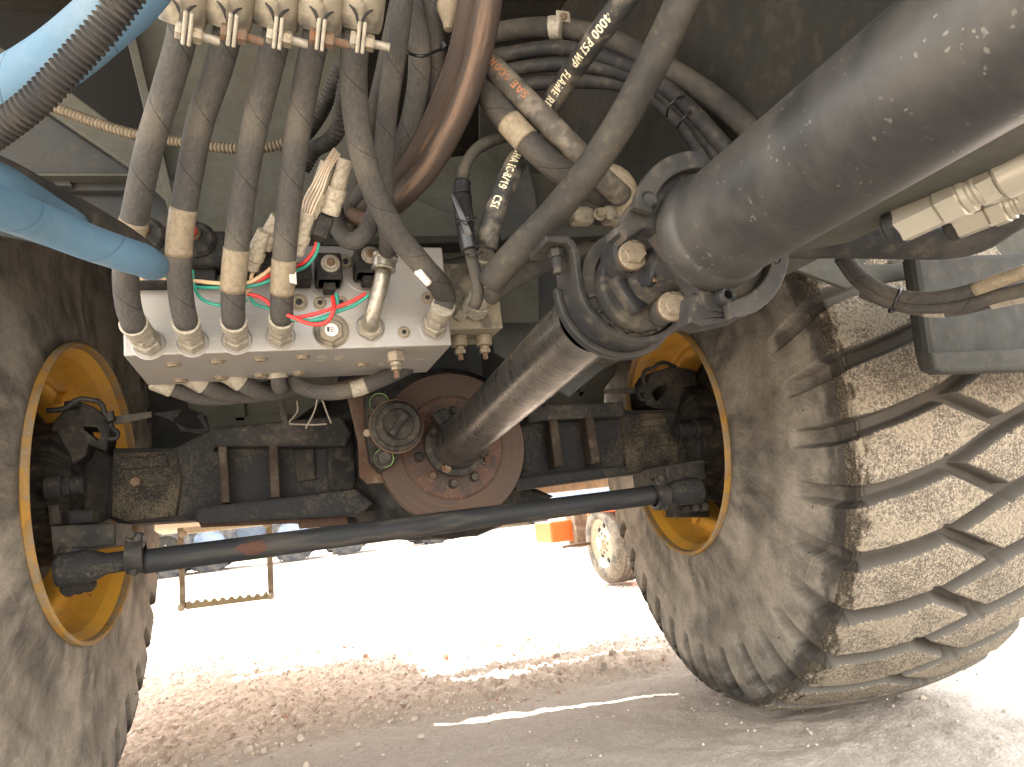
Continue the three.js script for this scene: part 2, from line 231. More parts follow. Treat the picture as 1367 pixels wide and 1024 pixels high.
// ---------- ground ----------
{
  const gT = texset(1024, (u, v) => { const a = fbm(u, v, 4, 6, 301), b = fbm(u, v, 40, 4, 303), c2 = fbm(u, v, 150, 2, 307); let c = mix3([.56, .475, .395], [.64, .55, .47], a); c = mix3(c, [.46, .38, .31], .3 * smooth(.55, .75, b)); return { c: c.map(x => x * (.84 + .3 * c2)), r: .96, h: .35 * a + .4 * b + .25 * c2 }; }, [.9, .9]);
  const G = mat(gT, { bumpScale: .007, vertexColors: true });
  // smooth wheel-packed strip near the camera, crumbly loose dirt beyond it
  const edgeZ = x => -.62 + .16 * Math.sin(x * 1.7 + .4) + .25 * Math.max(0, .15 - x) * 1.1 + .05 * Math.sin(x * 7) - .2 * Math.max(0, x - .8);
  const hAt = (x, z) => {
    const u = x * .21 + 3.3, v = z * .21 + 7.7; const big = fbm(u, v, 64, 4, 311); const e = smooth(-.03, .16, edgeZ(x) - z) * (1 - smooth(3.2, 5.2, -z)) * (1 - .75 * smooth(.9, 1.6, x)); const rough = fbm(x * 2.2 + 50, z * 2.2 + 50, 256, 4, 313), r2 = fbm(x * 7 + 90, z * 7 + 90, 1024, 3, 317);
    const f = e + (1 - e) * .1; return GY - .028 + .028 * e + f * (.03 * (rough - .5) + .026 * (r2 - .5)) + .02 * (big - .5);
  };
  const gcol = [], looseAt = (x, z) => smooth(-.05, .2, edgeZ(x) - z + .25 * (fbm(x * .9 + 9, z * .9 + 4, 64, 3, 331) - .5));
  const nx = 420, nz = 420, x0 = -2.2, x1 = 3.4, z0 = -4.6, z1 = 2.6, pos = [], uv = [], idx = [];
  for (let j = 0; j <= nz; j++) for (let i = 0; i <= nx; i++) { const x = x0 + (x1 - x0) * i / nx, z = z0 + (z1 - z0) * j / nz; const ed = Math.min(i, nx - i, j, nz - j) / 12; pos.push(x, GY + Math.min(1, ed) * (hAt(x, z) - GY), z); uv.push(x, z); const e = looseAt(x, z); gcol.push(.8 + .25 * e, .82 + .2 * e, .83 + .15 * e); }
  for (let j = 0; j < nz; j++) for (let i = 0; i < nx; i++) { const a = j * (nx + 1) + i, b = a + nx + 1; idx.push(a, b, a + 1, a + 1, b, b + 1); }
  // carry the same sheet out to the horizon
  const R = 300, c = (x, z) => { pos.push(x, GY, z); uv.push(x, z); gcol.push(.95, .93, .9); return pos.length / 3 - 1; };
  const q = (ax, az, bx, bz) => { const a = c(ax, az), b = c(ax, bz), d = c(bx, az), e = c(bx, bz); idx.push(a, b, d, d, b, e); };
  q(-R, -R, x0, R); q(x1, -R, R, R); q(x0, -R, x1, z0); q(x0, z1, x1, R);
  const g = new THREE.BufferGeometry(); g.setAttribute('position', new THREE.Float32BufferAttribute(pos, 3)); g.setAttribute('uv', new THREE.Float32BufferAttribute(uv, 2)); g.setAttribute('color', new THREE.Float32BufferAttribute(gcol, 3)); g.setIndex(idx); g.computeVertexNormals();
  const m = new THREE.Mesh(g, G); m.name = 'ground'; m.userData = { kind: 'structure' }; m.receiveShadow = true; scene.add(m);
  // loose clods and stones
  const cg = new THREE.IcosahedronGeometry(1, 1); { const p = cg.attributes.position, mm = {}; for (let i = 0; i < p.count; i++) { const k = [p.getX(i), p.getY(i), p.getZ(i)].map(x => x.toFixed(2)).join(); const f = mm[k] || (mm[k] = rr(.7, 1.15)); p.setXYZ(i, p.getX(i) * f, p.getY(i) * f * .75, p.getZ(i) * f); } cg.computeVertexNormals(); }
  const N = 13000, im = new THREE.InstancedMesh(cg, new THREE.MeshStandardMaterial({ roughness: .97 }), N), o = new THREE.Object3D(), col = new THREE.Color();
  let k = 0; while (k < N) {
    const x = rr(-1.6, 2.4), z = rr(-4.4, .9); const loose = edgeZ(x) - z > 0; if (!loose && rnd() > .1) continue; if (z < -2.6 && rnd() > .35) continue;
    const s = (rnd() < .03 ? rr(.008, .016) : rr(.002, .007)) * (loose ? 1 : .7);
    o.position.set(x, hAt(x, z) + s * .3, z); o.scale.setScalar(s); o.rotation.set(rnd() * 6, rnd() * 6, rnd() * 6); o.updateMatrix(); im.setMatrixAt(k, o.matrix);
    const t = rnd(), w = rr(.75, 1.1); t < .04 ? col.setRGB(.42 * w, .25 * w, .17 * w) : t < .1 ? col.setRGB(.38 * w, .33 * w, .27 * w) : col.setRGB(.6 * w, .51 * w, .43 * w); im.setColorAt(k, col); k++;
  }
  im.name = 'loose_gravel'; im.userData = { label: 'loose crumbs of dirt and small stones strewn on the ground', category: 'gravel', kind: 'stuff' }; im.castShadow = im.receiveShadow = true; scene.add(im);
}

// ---------- wheels ----------
const HUB = .86, TR = .825;
function makeWheel() {
  // local frame: +x is outboard, inner rim flange at x = 0, y up, z ahead
  const g = new THREE.Group();
  const NG = 34, step = Math.PI * 2 / NG, ph = 97 * Math.PI / 180;
  const prof = [[.352, .004], [.375, -.004], [.41, -.008], [.47, -.012], [.54, -.016], [.59, -.017], [.635, -.016], [.675, -.013], [.71, -.009], [.742, -.004], [.766, .001], [.786, .007], [.802, .015], [.814, .025], [.821, .037]];
  for (const p of prof) { p[1] += .032 * Math.min(1, (p[0] - .352) / .15); p[0] = .352 + (p[0] - .352) * (TR - .352) / .493; }
  for (let i = 1; i <= 84; i++) { const o = .077 + (.577 - .077) * i / 85; prof.push([TR - .024 * Math.pow(Math.abs(o - .327) / .25, 2.6), o]); }
  const half = prof.slice(0, 15).reverse().map(([r, o]) => [r, .654 - o]); prof.push(...half);
  // finer steps on the inner shoulder
  const fine = []; for (let i = 0; i < prof.length - 1; i++) { const n = i >= 6 && i < 14 ? 4 : i < 6 ? 2 : 1; for (let k = 0; k < n; k++) { const t = k / n; fine.push([prof[i][0] + (prof[i + 1][0] - prof[i][0]) * t, prof[i][1] + (prof[i + 1][1] - prof[i][1]) * t]); } } fine.push(prof[prof.length - 1]);
  const PN = fine.length; let acc = [0]; for (let i = 1; i < PN; i++) acc.push(acc[i - 1] + Math.hypot(fine[i][0] - fine[i - 1][0], fine[i][1] - fine[i - 1][1]));
  // groove pattern in (pitch fraction, across s = acc): lateral bars from each shoulder to a zigzag middle
  const acr = (r, inner) => { let b = 0, bd = 9; for (let i = 0; i < PN; i++) if ((fine[i][1] < .32) === inner) { const d = Math.abs(fine[i][0] - r); if (d < bd) { bd = d; b = i; } } return acc[b]; };
  const sA = acr(.615, true), tot = acc[PN - 1], sS = acr(.768, true), sY = sS + .23, sV = tot - sS - .23;
  const pw = TR * step;
  const latL = s => { const t = (s - sA) / (sY - sA); return -.5 * Math.pow(Math.max(0, t), 1.7); };         // in pitches, towards the top of the wheel
  const latR = s => { const t = (tot - sA - s) / (sY - sA); return .5 + .5 * Math.pow(Math.max(0, t), 1.7) - .5 - .5; };
  const gro = (a, s) => { // depth 0..1
    const f = (a - ph) / step; let best = 0;
    const dist = (c, w) => { let d = f - c; d -= Math.round(d); d = Math.abs(d) * pw; return 1 - smooth(w - .0045, w + .0055, d); };
    if (s > sA && s < sY + .012) { const wd = .0235 - .007 * smooth(sS - .03, sS + .09, s); best = Math.max(best, dist(latL(s), wd) * smooth(sA, sA + .012, s)); }
    if (s > sV - .012 && s < tot - sA) { const wd = .0235 - .007 * smooth(sS - .03, sS + .09, tot - s); best = Math.max(best, dist(latR(s), wd) * smooth(sA, sA + .012, tot - s)); }
    if (s >= sY - .012 && s <= sV + .012) { const t = (s - sY) / (sV - sY), k0 = -.5; for (const [p, q] of [[k0, k0 + .5], [k0 + 1, k0 + .5]]) { const c = p + (q - p) * t; let d = f - c; d -= Math.round(d); d = Math.abs(d) * pw * .8; best = Math.max(best, 1 - smooth(.008, .017, d)); } }
    return best;
  };
  const NA = NG * 46;
  const build = (i0, i1, useTread) => {
    const pos = [], uv = [], col = [], idx = [], wall = [], dep = []; const W = i1 - i0 + 1;
    for (let k = 0; k <= NA; k++) {
      const a = 2 * Math.PI * k / NA; for (let i = i0; i <= i1; i++) {
        let [r, o] = fine[i]; const s = acc[i]; const d = gro(a, s); const edge = Math.min(smooth(sA, sA + .06, s), smooth(sA, sA + .06, tot - s)); const dp = .04 * d * (.25 + .75 * edge);
        // push in along the profile normal
        const ip = Math.max(0, i - 1), iq = Math.min(PN - 1, i + 1); const tx = fine[iq][1] - fine[ip][1], tr = fine[iq][0] - fine[ip][0], l = Math.hypot(tx, tr); r -= dp * tx / l; o += dp * tr / l;
        const bs = Math.max(0, .02 * (1 - Math.abs(a - Math.PI) / .5)); let y = r * Math.cos(a); const flat = -(HUB - GY - .004); if (y < flat) { y = flat + .02 * (y - flat); }
        pos.push(o - (s < tot / 2 ? 1 : -1) * bs * smooth(.45, .68, r) * (1 - smooth(.68, .82, r)), y, r * Math.sin(a)); uv.push(a * .8, s);
        const n = fbm(a / 6.2832, s / tot, 24, 4, 401), n2 = fbm(a / 6.2832, s / tot, 160, 3, 405); let c;
        if (useTread) { const top = smooth(sS + .02 + .09 * (n2 - .5), sS + .04 + .09 * (n2 - .5), Math.min(s, tot - s)); const bare = [.4, .39, .37]; c = mix3([.3, .29, .28], [1, 1, 1], top); c = mix3(c, bare.map(x => x * 1.9), .85 * smooth(.1, .5, d)); if (d > .6) c = c.map(x => x * (.7 + .5 * n)); }
        else { const blk = smooth(sS - .06, sS - .015, s + .05 * (n2 - .5)) * smooth(.3, .5, n); c = mix3([1.05, 1.02, .97], [.34, .33, .32], Math.min(1, blk + .55 * smooth(.3, .9, d) * n * 1.4 + .5 * smooth(.56, .68, fbm(a / 6.2832, s / tot, 10, 3, 409)))); }
        col.push(...c); dep.push(d);
      }
    }
    for (let k = 0; k < NA; k++) for (let i = 0; i < W - 1; i++) { const a = k * W + i, b = a + W; (useTread && Math.max(dep[a], dep[a + 1], dep[b], dep[b + 1]) > .12 ? wall : idx).push(a, a + 1, b, b, a + 1, b + 1); }
    const q = new THREE.BufferGeometry(); q.setAttribute('position', new THREE.Float32BufferAttribute(pos, 3)); q.setAttribute('uv', new THREE.Float32BufferAttribute(uv, 2)); q.setAttribute('color', new THREE.Float32BufferAttribute(col, 3)); q.setIndex(idx.concat(wall)); q.computeVertexNormals();
    const N = q.attributes.normal; for (let i = 0; i < W; i++) { const a = i, b = NA * W + i; const x = N.getX(a) + N.getX(b), y = N.getY(a) + N.getY(b), z = N.getZ(a) + N.getZ(b), L = Math.hypot(x, y, z); N.setXYZ(a, x / L, y / L, z / L); N.setXYZ(b, x / L, y / L, z / L); }
    if (!useTread) return q; const w2 = q.clone(); w2.setIndex(wall); q.setIndex(idx); return [q, w2];
  };
  const near = v => { let b = 0; for (let i = 0; i < PN; i++) if (Math.abs(acc[i] - v) < Math.abs(acc[b] - v)) b = i; return b; };
  const iS = near(sS - .002), iT = near(tot - sS + .002);
  const add = (p, n, geo, m, l) => { if (Array.isArray(geo)) geo = merge(geo); const o = new THREE.Mesh(geo, m); o.name = n; o.castShadow = o.receiveShadow = true; p.add(o); if (l) o.userData.label = l; return o; };
  const [tg, wg] = build(iS, iT, true); const tyre = add(g, 'tyre', tg, M.tread, 'worn dusty tread lugs'); add(tyre, 'tread_groove', wg, M.groove, 'deep slanting grooves between the lugs');
  add(tyre, 'sidewall', build(0, iS, false), M.side, 'dusty scratched inner sidewall'); add(tyre, 'sidewall', build(iT, PN - 1, false), M.side);
  // rubber whiskers left by the mould vents
  const wh = []; for (let k = 0; k < NG * 3; k++) for (const [rr0, of] of [[.675, .029], [.725, .036], [.77, .047]]) { if (rnd() < .45) continue; const a = step * (k / 3) + rr(-.02, .02); const p = V(of, Math.cos(a) * rr0, Math.sin(a) * rr0); if (gro(a, acr(rr0, true)) > .3) continue; const n = V(-.9, Math.cos(a) * .45, Math.sin(a) * .45).normalize(); const b = p.clone().addScaledVector(n, rr(.008, .016)).add(V(rr(-.004, .004), rr(-.01, .01), rr(-.01, .01))); wh.push(cyl(p, b, .0011, .0002, 5)); }
  const w = add(tyre, 'vent_whisker', wh, M.plastic); w.userData.kind = 'stuff';
  // rim
  const XA = V(1, 0, 0), O = V(0, 0, 0);
  const rim = add(g, 'rim', lathe(O, XA, creased([[.346, .004], [.34, .014], [.33, .032], [.318, .08], [.31, .104]]).concat([[.302, .113], [.294, .112], [.286, .106], [.276, .108], [.268, .118], [.265, .135], [.264, .19]]), 96), M.yellow, 'yellow rim barrel');
  add(rim, 'flange', lathe(O, XA, creased([[.346, .02], [.356, .012], [.361, 0], [.36, -.01], [.355, -.014], [.35, -.011], [.347, -.003], [.346, .004]]), 96), M.yellowDust, 'dusty worn rim edge');
  add(rim, 'hub_bore', lathe(O, XA, creased([[.264, .19], [.258, .3], [.2, .315], [.06, .32], [0, .32]]), 64), M.rust, 'rust brown bore');
  for (let k = 0; k < 6; k++) { const a = k * Math.PI / 3 + .45; add(rim, 'rim_lug', box(V(.106, Math.cos(a) * .288, Math.sin(a) * .288), [.022, .02, .05], .004, [-a, 0, 0]), M.yellow); }
  return g;
}
const wheelR = makeWheel(); wheelR.name = numbered('loader_wheel'); const STEER = -6.6 * Math.PI / 180;
scene.add(wheelR); wheelR.position.set(.812, HUB, 0); wheelR.rotation.y = STEER;
tag(wheelR, 'huge dusty wheel on the right showing its deep grooved tread', 'wheel', 'wheels of the big machine');
const wheelL = wheelR.clone(); wheelL.name = numbered('loader_wheel'); scene.add(wheelL); wheelL.position.set(-.812, HUB, 0); wheelL.rotation.y = Math.PI + STEER;
tag(wheelL, 'huge wheel cut off by the left edge, showing its scratched inner sidewall', 'wheel', 'wheels of the big machine');
// ---------- axle ----------
{
  const t = thing('axle_housing', 'black cast axle beam with tan dirt running between the two huge wheels', 'axle', V(0, .86, 0));
  const F0 = .1;
  const h = part(t, 'housing', [
    plateZ([[150, 598], [232, 597], [256, 585], [278, 574], [455, 556], [478, 540], [700, 538], [720, 545], [832, 540], [838, 547], [902, 546], [905, 625], [850, 632], [700, 652], [470, 672], [270, 694], [160, 700], [140, 690]], F0, .22, .012),
  ], castHalf);
  // raised flanges and ribs of the channel, left and right
  for (const [L, lab] of [[[[282, 572], [455, 554], [470, 578], [462, 596], [290, 596], [284, 600]], 1], [[[704, 541], [832, 536], [836, 556], [722, 562], [706, 566]], 0]]) part(h, 'top_flange', plateZ(L, F0 + .055, .08, .008), M.blackDust);
  for (const L of [[[262, 678], [475, 652], [500, 672], [480, 688], [270, 700], [258, 694]], [[676, 640], [800, 624], [838, 622], [838, 634], [690, 655]]]) part(h, 'bottom_flange', plateZ(L, F0 + .07, .1, .008), castHalf);
  for (const L of [[[290, 594], [303, 594], [307, 671], [295, 672]], [[358, 588], [371, 588], [374, 664], [361, 666]], [[733, 560], [745, 559], [753, 622], [741, 624]], [[781, 556], [793, 555], [803, 618], [791, 620]]]) part(h, 'rib', plateZ(L, F0 + .05, .055, .006), M.rustDark);
  // dirt-caked end castings
  part(h, 'end_casting', [plateZ([[150, 602], [236, 600], [243, 640], [236, 690], [165, 698], [146, 690]], F0 + .016, .1, .014), plateZ([[160, 612], [222, 607], [224, 622], [160, 627]], F0 + .028, .04, .006)], castDusty, 'left axle end caked with tan dirt');
  part(h, 'end_casting', [plateZ([[832, 552], [905, 548], [910, 624], [836, 632]], F0 + .016, .1, .014), plateZ([[846, 562], [890, 556], [891, 566], [848, 572]], F0 + .028, .04, .004), plateZ([[846, 582], [866, 580], [867, 596], [848, 598]], F0 + .026, .04, .004), plateZ([[872, 578], [892, 576], [893, 594], [873, 596]], F0 + .026, .04, .004)], castDusty, 'right axle end caked with tan dirt');
  part(h, 'plug', hex(PZ(180, 643, F0 + .02), PZ(180, 643, F0 + .05), .012), M.rustyBolt);
  // differential
  const c = PZ(606, 600, .1), dz = V(0, 0, 1); c.z = 0;
  const d = part(t, 'differential_case', [lathe(V(c.x, c.y, -.24), dz, [[0, 0], [.12, .02], [.2, .07], [.235, .14], [.24, .22], [.235, .3], [.19, .36], [.14, .4], [.12, .44], [0, .44]], 48),
    plateZ([[436, 566], [470, 562], [476, 640], [470, 668], [450, 670], [438, 640]], F0 + .03, .1, .01), plateZ([[392, 600], [420, 597], [422, 640], [396, 644]], F0 + .012, .05, .006)], M.cast);
  for (let k = 0; k < 10; k++) { const a = k * .628 + .3; part(d, 'case_bolt', boltHead(V(c.x + Math.cos(a) * .205, c.y + Math.sin(a) * .205, .1), dz, .011), M.cast); }
  part(t, 'lower_casting', plateZ([[368, 684], [700, 644], [742, 662], [700, 690], [640, 716], [560, 722], [500, 718], [440, 706], [372, 693]], -.02, .2, .02), M.black, 'dark lower casting above the tie rod');
  part(t, 'drain_pan', lathe(PZ(570, 700, -.02).add(V(0, .05, 0)), V(0, -1, 0), creased([[0, -.1], [.2, -.1], [.21, .0], [.19, .03], [.12, .055], [0, .06]]), 40), M.black);
  part(t, 'mount_plate', [plateZ([[395, 688], [460, 680], [466, 700], [400, 706]], F0 + .02, .02, .003), plateZ([[265, 697], [400, 690], [402, 698], [268, 704]], F0 + .03, .05, .003)], M.rust, 'rusty plate edge under the beam');
}
// ---------- knuckles ----------
function knuckle(side, label) {
  const s = side, hub = V(.812 * s, .86, 0), ax = V(s * Math.cos(.115), 0, .115 * 1); if (s > 0) ax.set(Math.cos(.115), 0, .115); else ax.set(-Math.cos(.115), 0, -.115);
  const t = thing('steering_knuckle', label, 'steering knuckle', hub);
  const at = o => hub.clone().addScaledVector(ax, o);
  part(t, 'wheel_hub', [lathe(at(.3), ax.clone().negate(), creased([[.245, 0], [.24, .06], [.215, .1], [.215, .17], [.17, .2], [.17, .27], [.12, .3], [0, .3]]), 56)], M.cast);
  const K = (px, z, th, m, n = 'yoke_arm', bev = .008, holes) => part(t, n, plateZ(px, z, th, bev, holes), m);
  if (s < 0) {
    K([[86, 546], [108, 536], [124, 542], [140, 556], [146, 574], [141, 603], [118, 594], [112, 610], [70, 640], [58, 600], [72, 560]], .1, .1, M.blackDust, 'yoke_arm', .006, [[[107, 566], [132, 567], [139, 580], [133, 594], [108, 576]]]);
    K([[84, 535], [103, 533], [104, 541], [84, 546]], .13, .06, M.black, 'cap');
    K([[60, 590], [120, 596], [150, 606], [152, 690], [120, 704], [56, 706]], .03, .1, M.cast);
    part(t, 'stub', [cyl(PZ(60, 652, .2), PZ(84, 650, .2), .028, .004), hex(PZ(84, 650, .2), PZ(94, 649, .2), .021), cyl(PZ(94, 649, .2), PZ(113, 647, .2), .02, .003)], castHalf);
    K([[62, 674], [78, 672], [82, 690], [82, 700], [64, 702]], .2, .08, M.cast, 'lug');
    K([[90, 682], [122, 680], [124, 698], [90, 701]], .21, .07, castHalf, 'lug', .006);
    K([[66, 702], [153, 698], [154, 728], [70, 741]], .27, .2, M.blackDust, 'steering_arm', .006);
    part(t, 'bolt_row', [...boltHead(PZ(104, 783, .24), V(0, -.3, 1), .012), ...boltHead(PZ(118, 780, .24), V(0, -.3, 1), .012), ...boltHead(PZ(92, 786, .24), V(0, -.3, 1), .012)], M.cast);
  } else {
    K([[872, 496], [900, 488], [928, 494], [938, 540], [940, 600], [905, 600], [900, 548], [882, 546], [862, 540], [860, 518]], .08, .1, M.blackDust, 'yoke_arm', .006, [[[866, 524], [878, 512], [893, 512], [890, 526], [876, 540]]]);
    K([[905, 560], [945, 556], [948, 690], [905, 690]], .02, .08, M.cast);
    part(t, 'stub', [cyl(PZ(946, 570, .16), PZ(925, 573, .16), .03, .004), cyl(PZ(925, 573, .16), PZ(904, 575, .16), .023, .003)], castHalf);
    K([[934, 586], [944, 584], [950, 612], [932, 614]], .16, .08, castHalf, 'lug');
    K([[888, 622], [940, 613], [944, 640], [892, 648]], .24, .2, M.blackDust, 'steering_arm', .005);
    part(t, 'bolt_row', [...boltHead(PZ(912, 678, .22), V(0, -.3, 1), .012), ...boltHead(PZ(925, 676, .22), V(0, -.3, 1), .012), ...boltHead(PZ(938, 675, .22), V(0, -.3, 1), .012)], M.cast);
  }
  return t;
}
knuckle(-1, 'black steering knuckle deep inside the left yellow rim'); knuckle(1, 'black steering knuckle deep inside the right yellow rim');
// brake pipes clipped at the wheels
{
  const t = thing('brake_line', 'thin black bent brake pipe over the left knuckle', 'brake line', PZ(110, 535, .2));
  part(t, 'pipe', [tube([[62, 548, .2], [85, 546, .2], [104, 533, .2], [120, 534, .2], [135, 538, .2], [139, 550, .2], [147, 560, .2]].map(a => PZ(...a)), .006), tube([[147, 560, .2], [150, 572, .2], [157, 577, .2], [155, 585, .2], [144, 586, .2]].map(a => PZ(...a)), .005)], M.black);
  part(t, 'clip', plateZ([[140, 551], [150, 548], [152, 560], [144, 564]], .215, .02, .002), M.black); part(t, 'bracket', plateZ([[152, 556], [202, 549], [203, 557], [160, 566], [152, 566]], .19, .006, .001), M.blackDust);
  const u = thing('brake_line', 'thin black bent brake pipe over the right knuckle', 'brake line', PZ(860, 505, .1));
  part(u, 'pipe', [tube([[902, 490, .12], [888, 484, .12], [878, 486, .12], [872, 492, .12], [862, 494, .12], [858, 505, .12], [860, 514, .12]].map(a => PZ(...a)), .006), tube([[858, 512, .12], [852, 522, .12], [855, 532, .12], [866, 533, .12]].map(a => PZ(...a)), .005)], M.black);
  part(u, 'bracket', plateZ([[806, 520], [852, 516], [862, 514], [862, 522], [852, 525], [808, 525]], .1, .006, .001), M.blackDust);
}
// ---------- tie rod ----------
{
  const Z = .3, a = PZ(192, 750, Z), b = PZ(872, 661, Z), t = thing('tie_rod', 'long black steering tie rod with rust patch crossing below the axle', 'tie rod', a.clone().lerp(b, .5));
  const rod = mat(texset(512, (u, v) => { const n = fbm(u, v, 8, 5, 501), p = Math.max(0, 1 - Math.hypot((u - .2) * 22, (v - .5) * 6)) + .12 * Math.max(0, 1 - Math.hypot((u - .83) * 4, (v - .5) * 3)); const d = smooth(.45, .75, n); let c = mix3([.022, .024, .026], DUST, .14 * d); c = mix3(c, [.075, .036, .024], smooth(.3, .5, p * (.2 + 1.5 * fbm(u, v, 40, 3, 507)))); return { c, r: .55 + .2 * d, h: .5 + .1 * n }; }, [1.05, .157]), { bumpScale: .0008 });
  part(t, 'rod', tube([a, a.clone().lerp(b, .33), a.clone().lerp(b, .66), b], .025, { m: 32 }), rod);
  for (const [p, dx] of [[PZ(181, 742, Z), 1], [PZ(880, 662, Z), -1]]) {
    const d = b.clone().sub(a).normalize();
    const c = part(t, 'clamp', [lathe(p.clone().addScaledVector(d, -.018), d, creased([[.026, 0], [.036, .002], [.037, .034], [.026, .036]]), 32), box(p.clone().add(V(0, .03, .006)), [.034, .034, .034], .008)], M.black);
    part(c, 'clamp_bolt', [...boltHead(p.clone().add(V(-.004, .04, .018)), V(0, .3, 1), .009), ...boltHead(p.clone().add(V(0, -.03, .02)), V(0, -.2, 1), .007)], M.blackDust);
  }
  part(t, 'rod_end', [lathe(PZ(172, 748, Z), PZ(78, 762, Z).sub(PZ(172, 748, Z)).normalize(), creased([[.021, 0], [.021, .04], [.03, .06], [.035, .085], [.035, .122], [.03, .13], [0, .132]]), 28), cyl(PZ(98, 747, Z - .02), PZ(100, 730, Z - .02), .03, .004)], castHalf);
  part(t, 'rod_end', [lathe(PZ(884, 661, Z), PZ(945, 652, Z).sub(PZ(884, 661, Z)).normalize(), creased([[.021, 0], [.022, .02], [.032, .04], [.036, .09], [.034, .11], [0, .115]]), 28), cyl(PZ(922, 655, Z - .02), PZ(920, 640, Z - .02), .028, .004)], castHalf);
}
// ---------- brake disc and caliper ----------
const SX = .027;
{
  const c = V(SX, .862, .3), n = V(0, 0, 1);
  const t = thing('brake_disc', 'rusty brown brake disc bolted where the shaft meets the axle', 'brake disc', c);
  const discT = mat(texset(512, (u, v) => { const a = fbm(u, v, 6, 5, 521), b = fbm(u, v, 40, 3, 523); return { c: mix3(mix3([.08, .047, .034], [.05, .038, .033], smooth(.4, .65, a)), [.14, .09, .058], .4 * smooth(.6, .75, b)), r: .72, h: .5 + .2 * b }; }, [.3, .3]), { bumpScale: .0008, metalness: .2 });
  const discD = mat(texset(512, (u, v) => { const a = fbm(u * .4, v, 6, 4, 531), b = fbm(u, v, 60, 3, 533); return { c: mix3([.05, .042, .037], [.09, .055, .038], smooth(.35, .7, a) * .8 + .2 * b), r: .55 + .2 * a, h: .5 + .2 * b }; }, [.4, .02]), { bumpScale: .0004, metalness: .35 });
  const at = z => V(SX, .862, z);
  const d = part(t, 'disc', lathe(at(.274), n, creased([[.09, 0], [.182, 0], [.184, .003], [.184, .022], [.182, .025], [.128, .025], [.124, .022], [.09, .022], [.09, 0]]), 96), discD, 'dark worn friction ring with rusty rim');
  part(d, 'hat', lathe(at(.28), n, creased([[0, 0], [.127, 0], [.127, .018], [.121, .022], [.078, .024], [.07, .03], [0, .03]]), 80), discT, 'rust brown middle of the disc');
  for (let k = 0; k < 10; k++) { const a = k * Math.PI / 5 + .2; part(t, 'disc_bolt', boltHead(at(.302).add(V(Math.cos(a) * .088, Math.sin(a) * .088, 0)), n, .0095, .012), k % 3 ? M.cast : M.rust); }
  const k = thing('brake_caliper', 'brake caliper with round ridged cap left of the rusty disc', 'brake caliper', PZ(520, 570, .33));
  part(k, 'bracket', [plateZ([[462, 520], [492, 512], [512, 530], [500, 560], [505, 600], [518, 628], [560, 632], [562, 642], [490, 646], [480, 636], [478, 590]], .29, .015, .003), plateZ([[440, 512], [494, 500], [498, 516], [470, 530]], .3, .03, .003)], M.rust, 'rusty mounting plate');
  part(k, 'body', [plateZ([[488, 526], [516, 518], [528, 536], [536, 560], [540, 598], [525, 622], [508, 630], [496, 616], [490, 580]], .34, .07, .01)], M.cast);
  const cc = PZ(528, 570, .36);
  const cap = part(k, 'piston_cap', [lathe(cc, n, creased([[.06, -.02], [.061, .012], [.056, .02], [.05, .022], [.05, .042], [.047, .046], [.036, .046], [.034, .036], [.0, .036]]), 48)], M.blackDust);
  part(cap, 'grip', box(cc.clone().add(V(0, 0, .04)), [.058, .017, .014], .004, [0, 0, .9]), M.blackDust);
  part(cap, 'band', lathe(cc.clone().add(V(0, 0, .004)), n, creased([[.055, 0], [.0625, .001], [.0625, .01], [.055, .011]]), 48), M.rust);
  for (const [x, y] of [[506, 538], [512, 612]]) { part(k, 'mount_bolt', boltHead(PZ(x, y, .352), n, .016, .016), M.blackDust, 'bolt head with green paint mark'); part(k, 'paint_mark', lathe(PZ(x, y, .342), n, creased([[.014, 0], [.0225, .001], [.0225, .005], [.014, .006]]), 24), M.hiGreen); }
  part(k, 'bleed_port', [cyl(PZ(490, 578, .33), PZ(490, 578, .37), .009, .002), cyl(PZ(490, 578, .37), PZ(490, 578, .372), .004, .0005)], M.bolt);
}
// ---------- drive shafts ----------
const shY = z => .8635 + (z - .33) * (.9345 - .8635) / (1.13 - .33);
{
  const a = V(SX, shY(.36), .36), b = V(SX, shY(1.13), 1.13), ax = b.clone().sub(a).normalize();
  const t = thing('drive_shaft', 'shiny scuffed steel drive shaft running from the disc to the hanger ring', 'drive shaft', a);
  part(t, 'tube', lathe(a, ax, [[.058, 0], [.058, .03], [.052, .04], [.05, .06], [.05, .2], [.05, .4], [.05, .6], [.05, .785]], 64), M.steel, 'polished worn tube');
  const f = part(t, 'flange_yoke', [lathe(V(SX, shY(.31), .31), ax, creased([[0, 0], [.072, 0], [.074, .004], [.074, .022], [.062, .03], [.058, .05], [0, .05]]), 48), box(a.clone().add(V(-.03, .055, -.01)), [.035, .05, .05], .008, [0, 0, .5])], M.blackDust);
  for (let k = 0; k < 4; k++) { const q = k * Math.PI / 2 - .5; part(f, 'yoke_bolt', boltHead(V(SX + Math.cos(q) * .063, .866 + Math.sin(q) * .063, .342), V(0, 0, 1), .009), k % 2 ? M.rustyBolt : M.cast); }
}
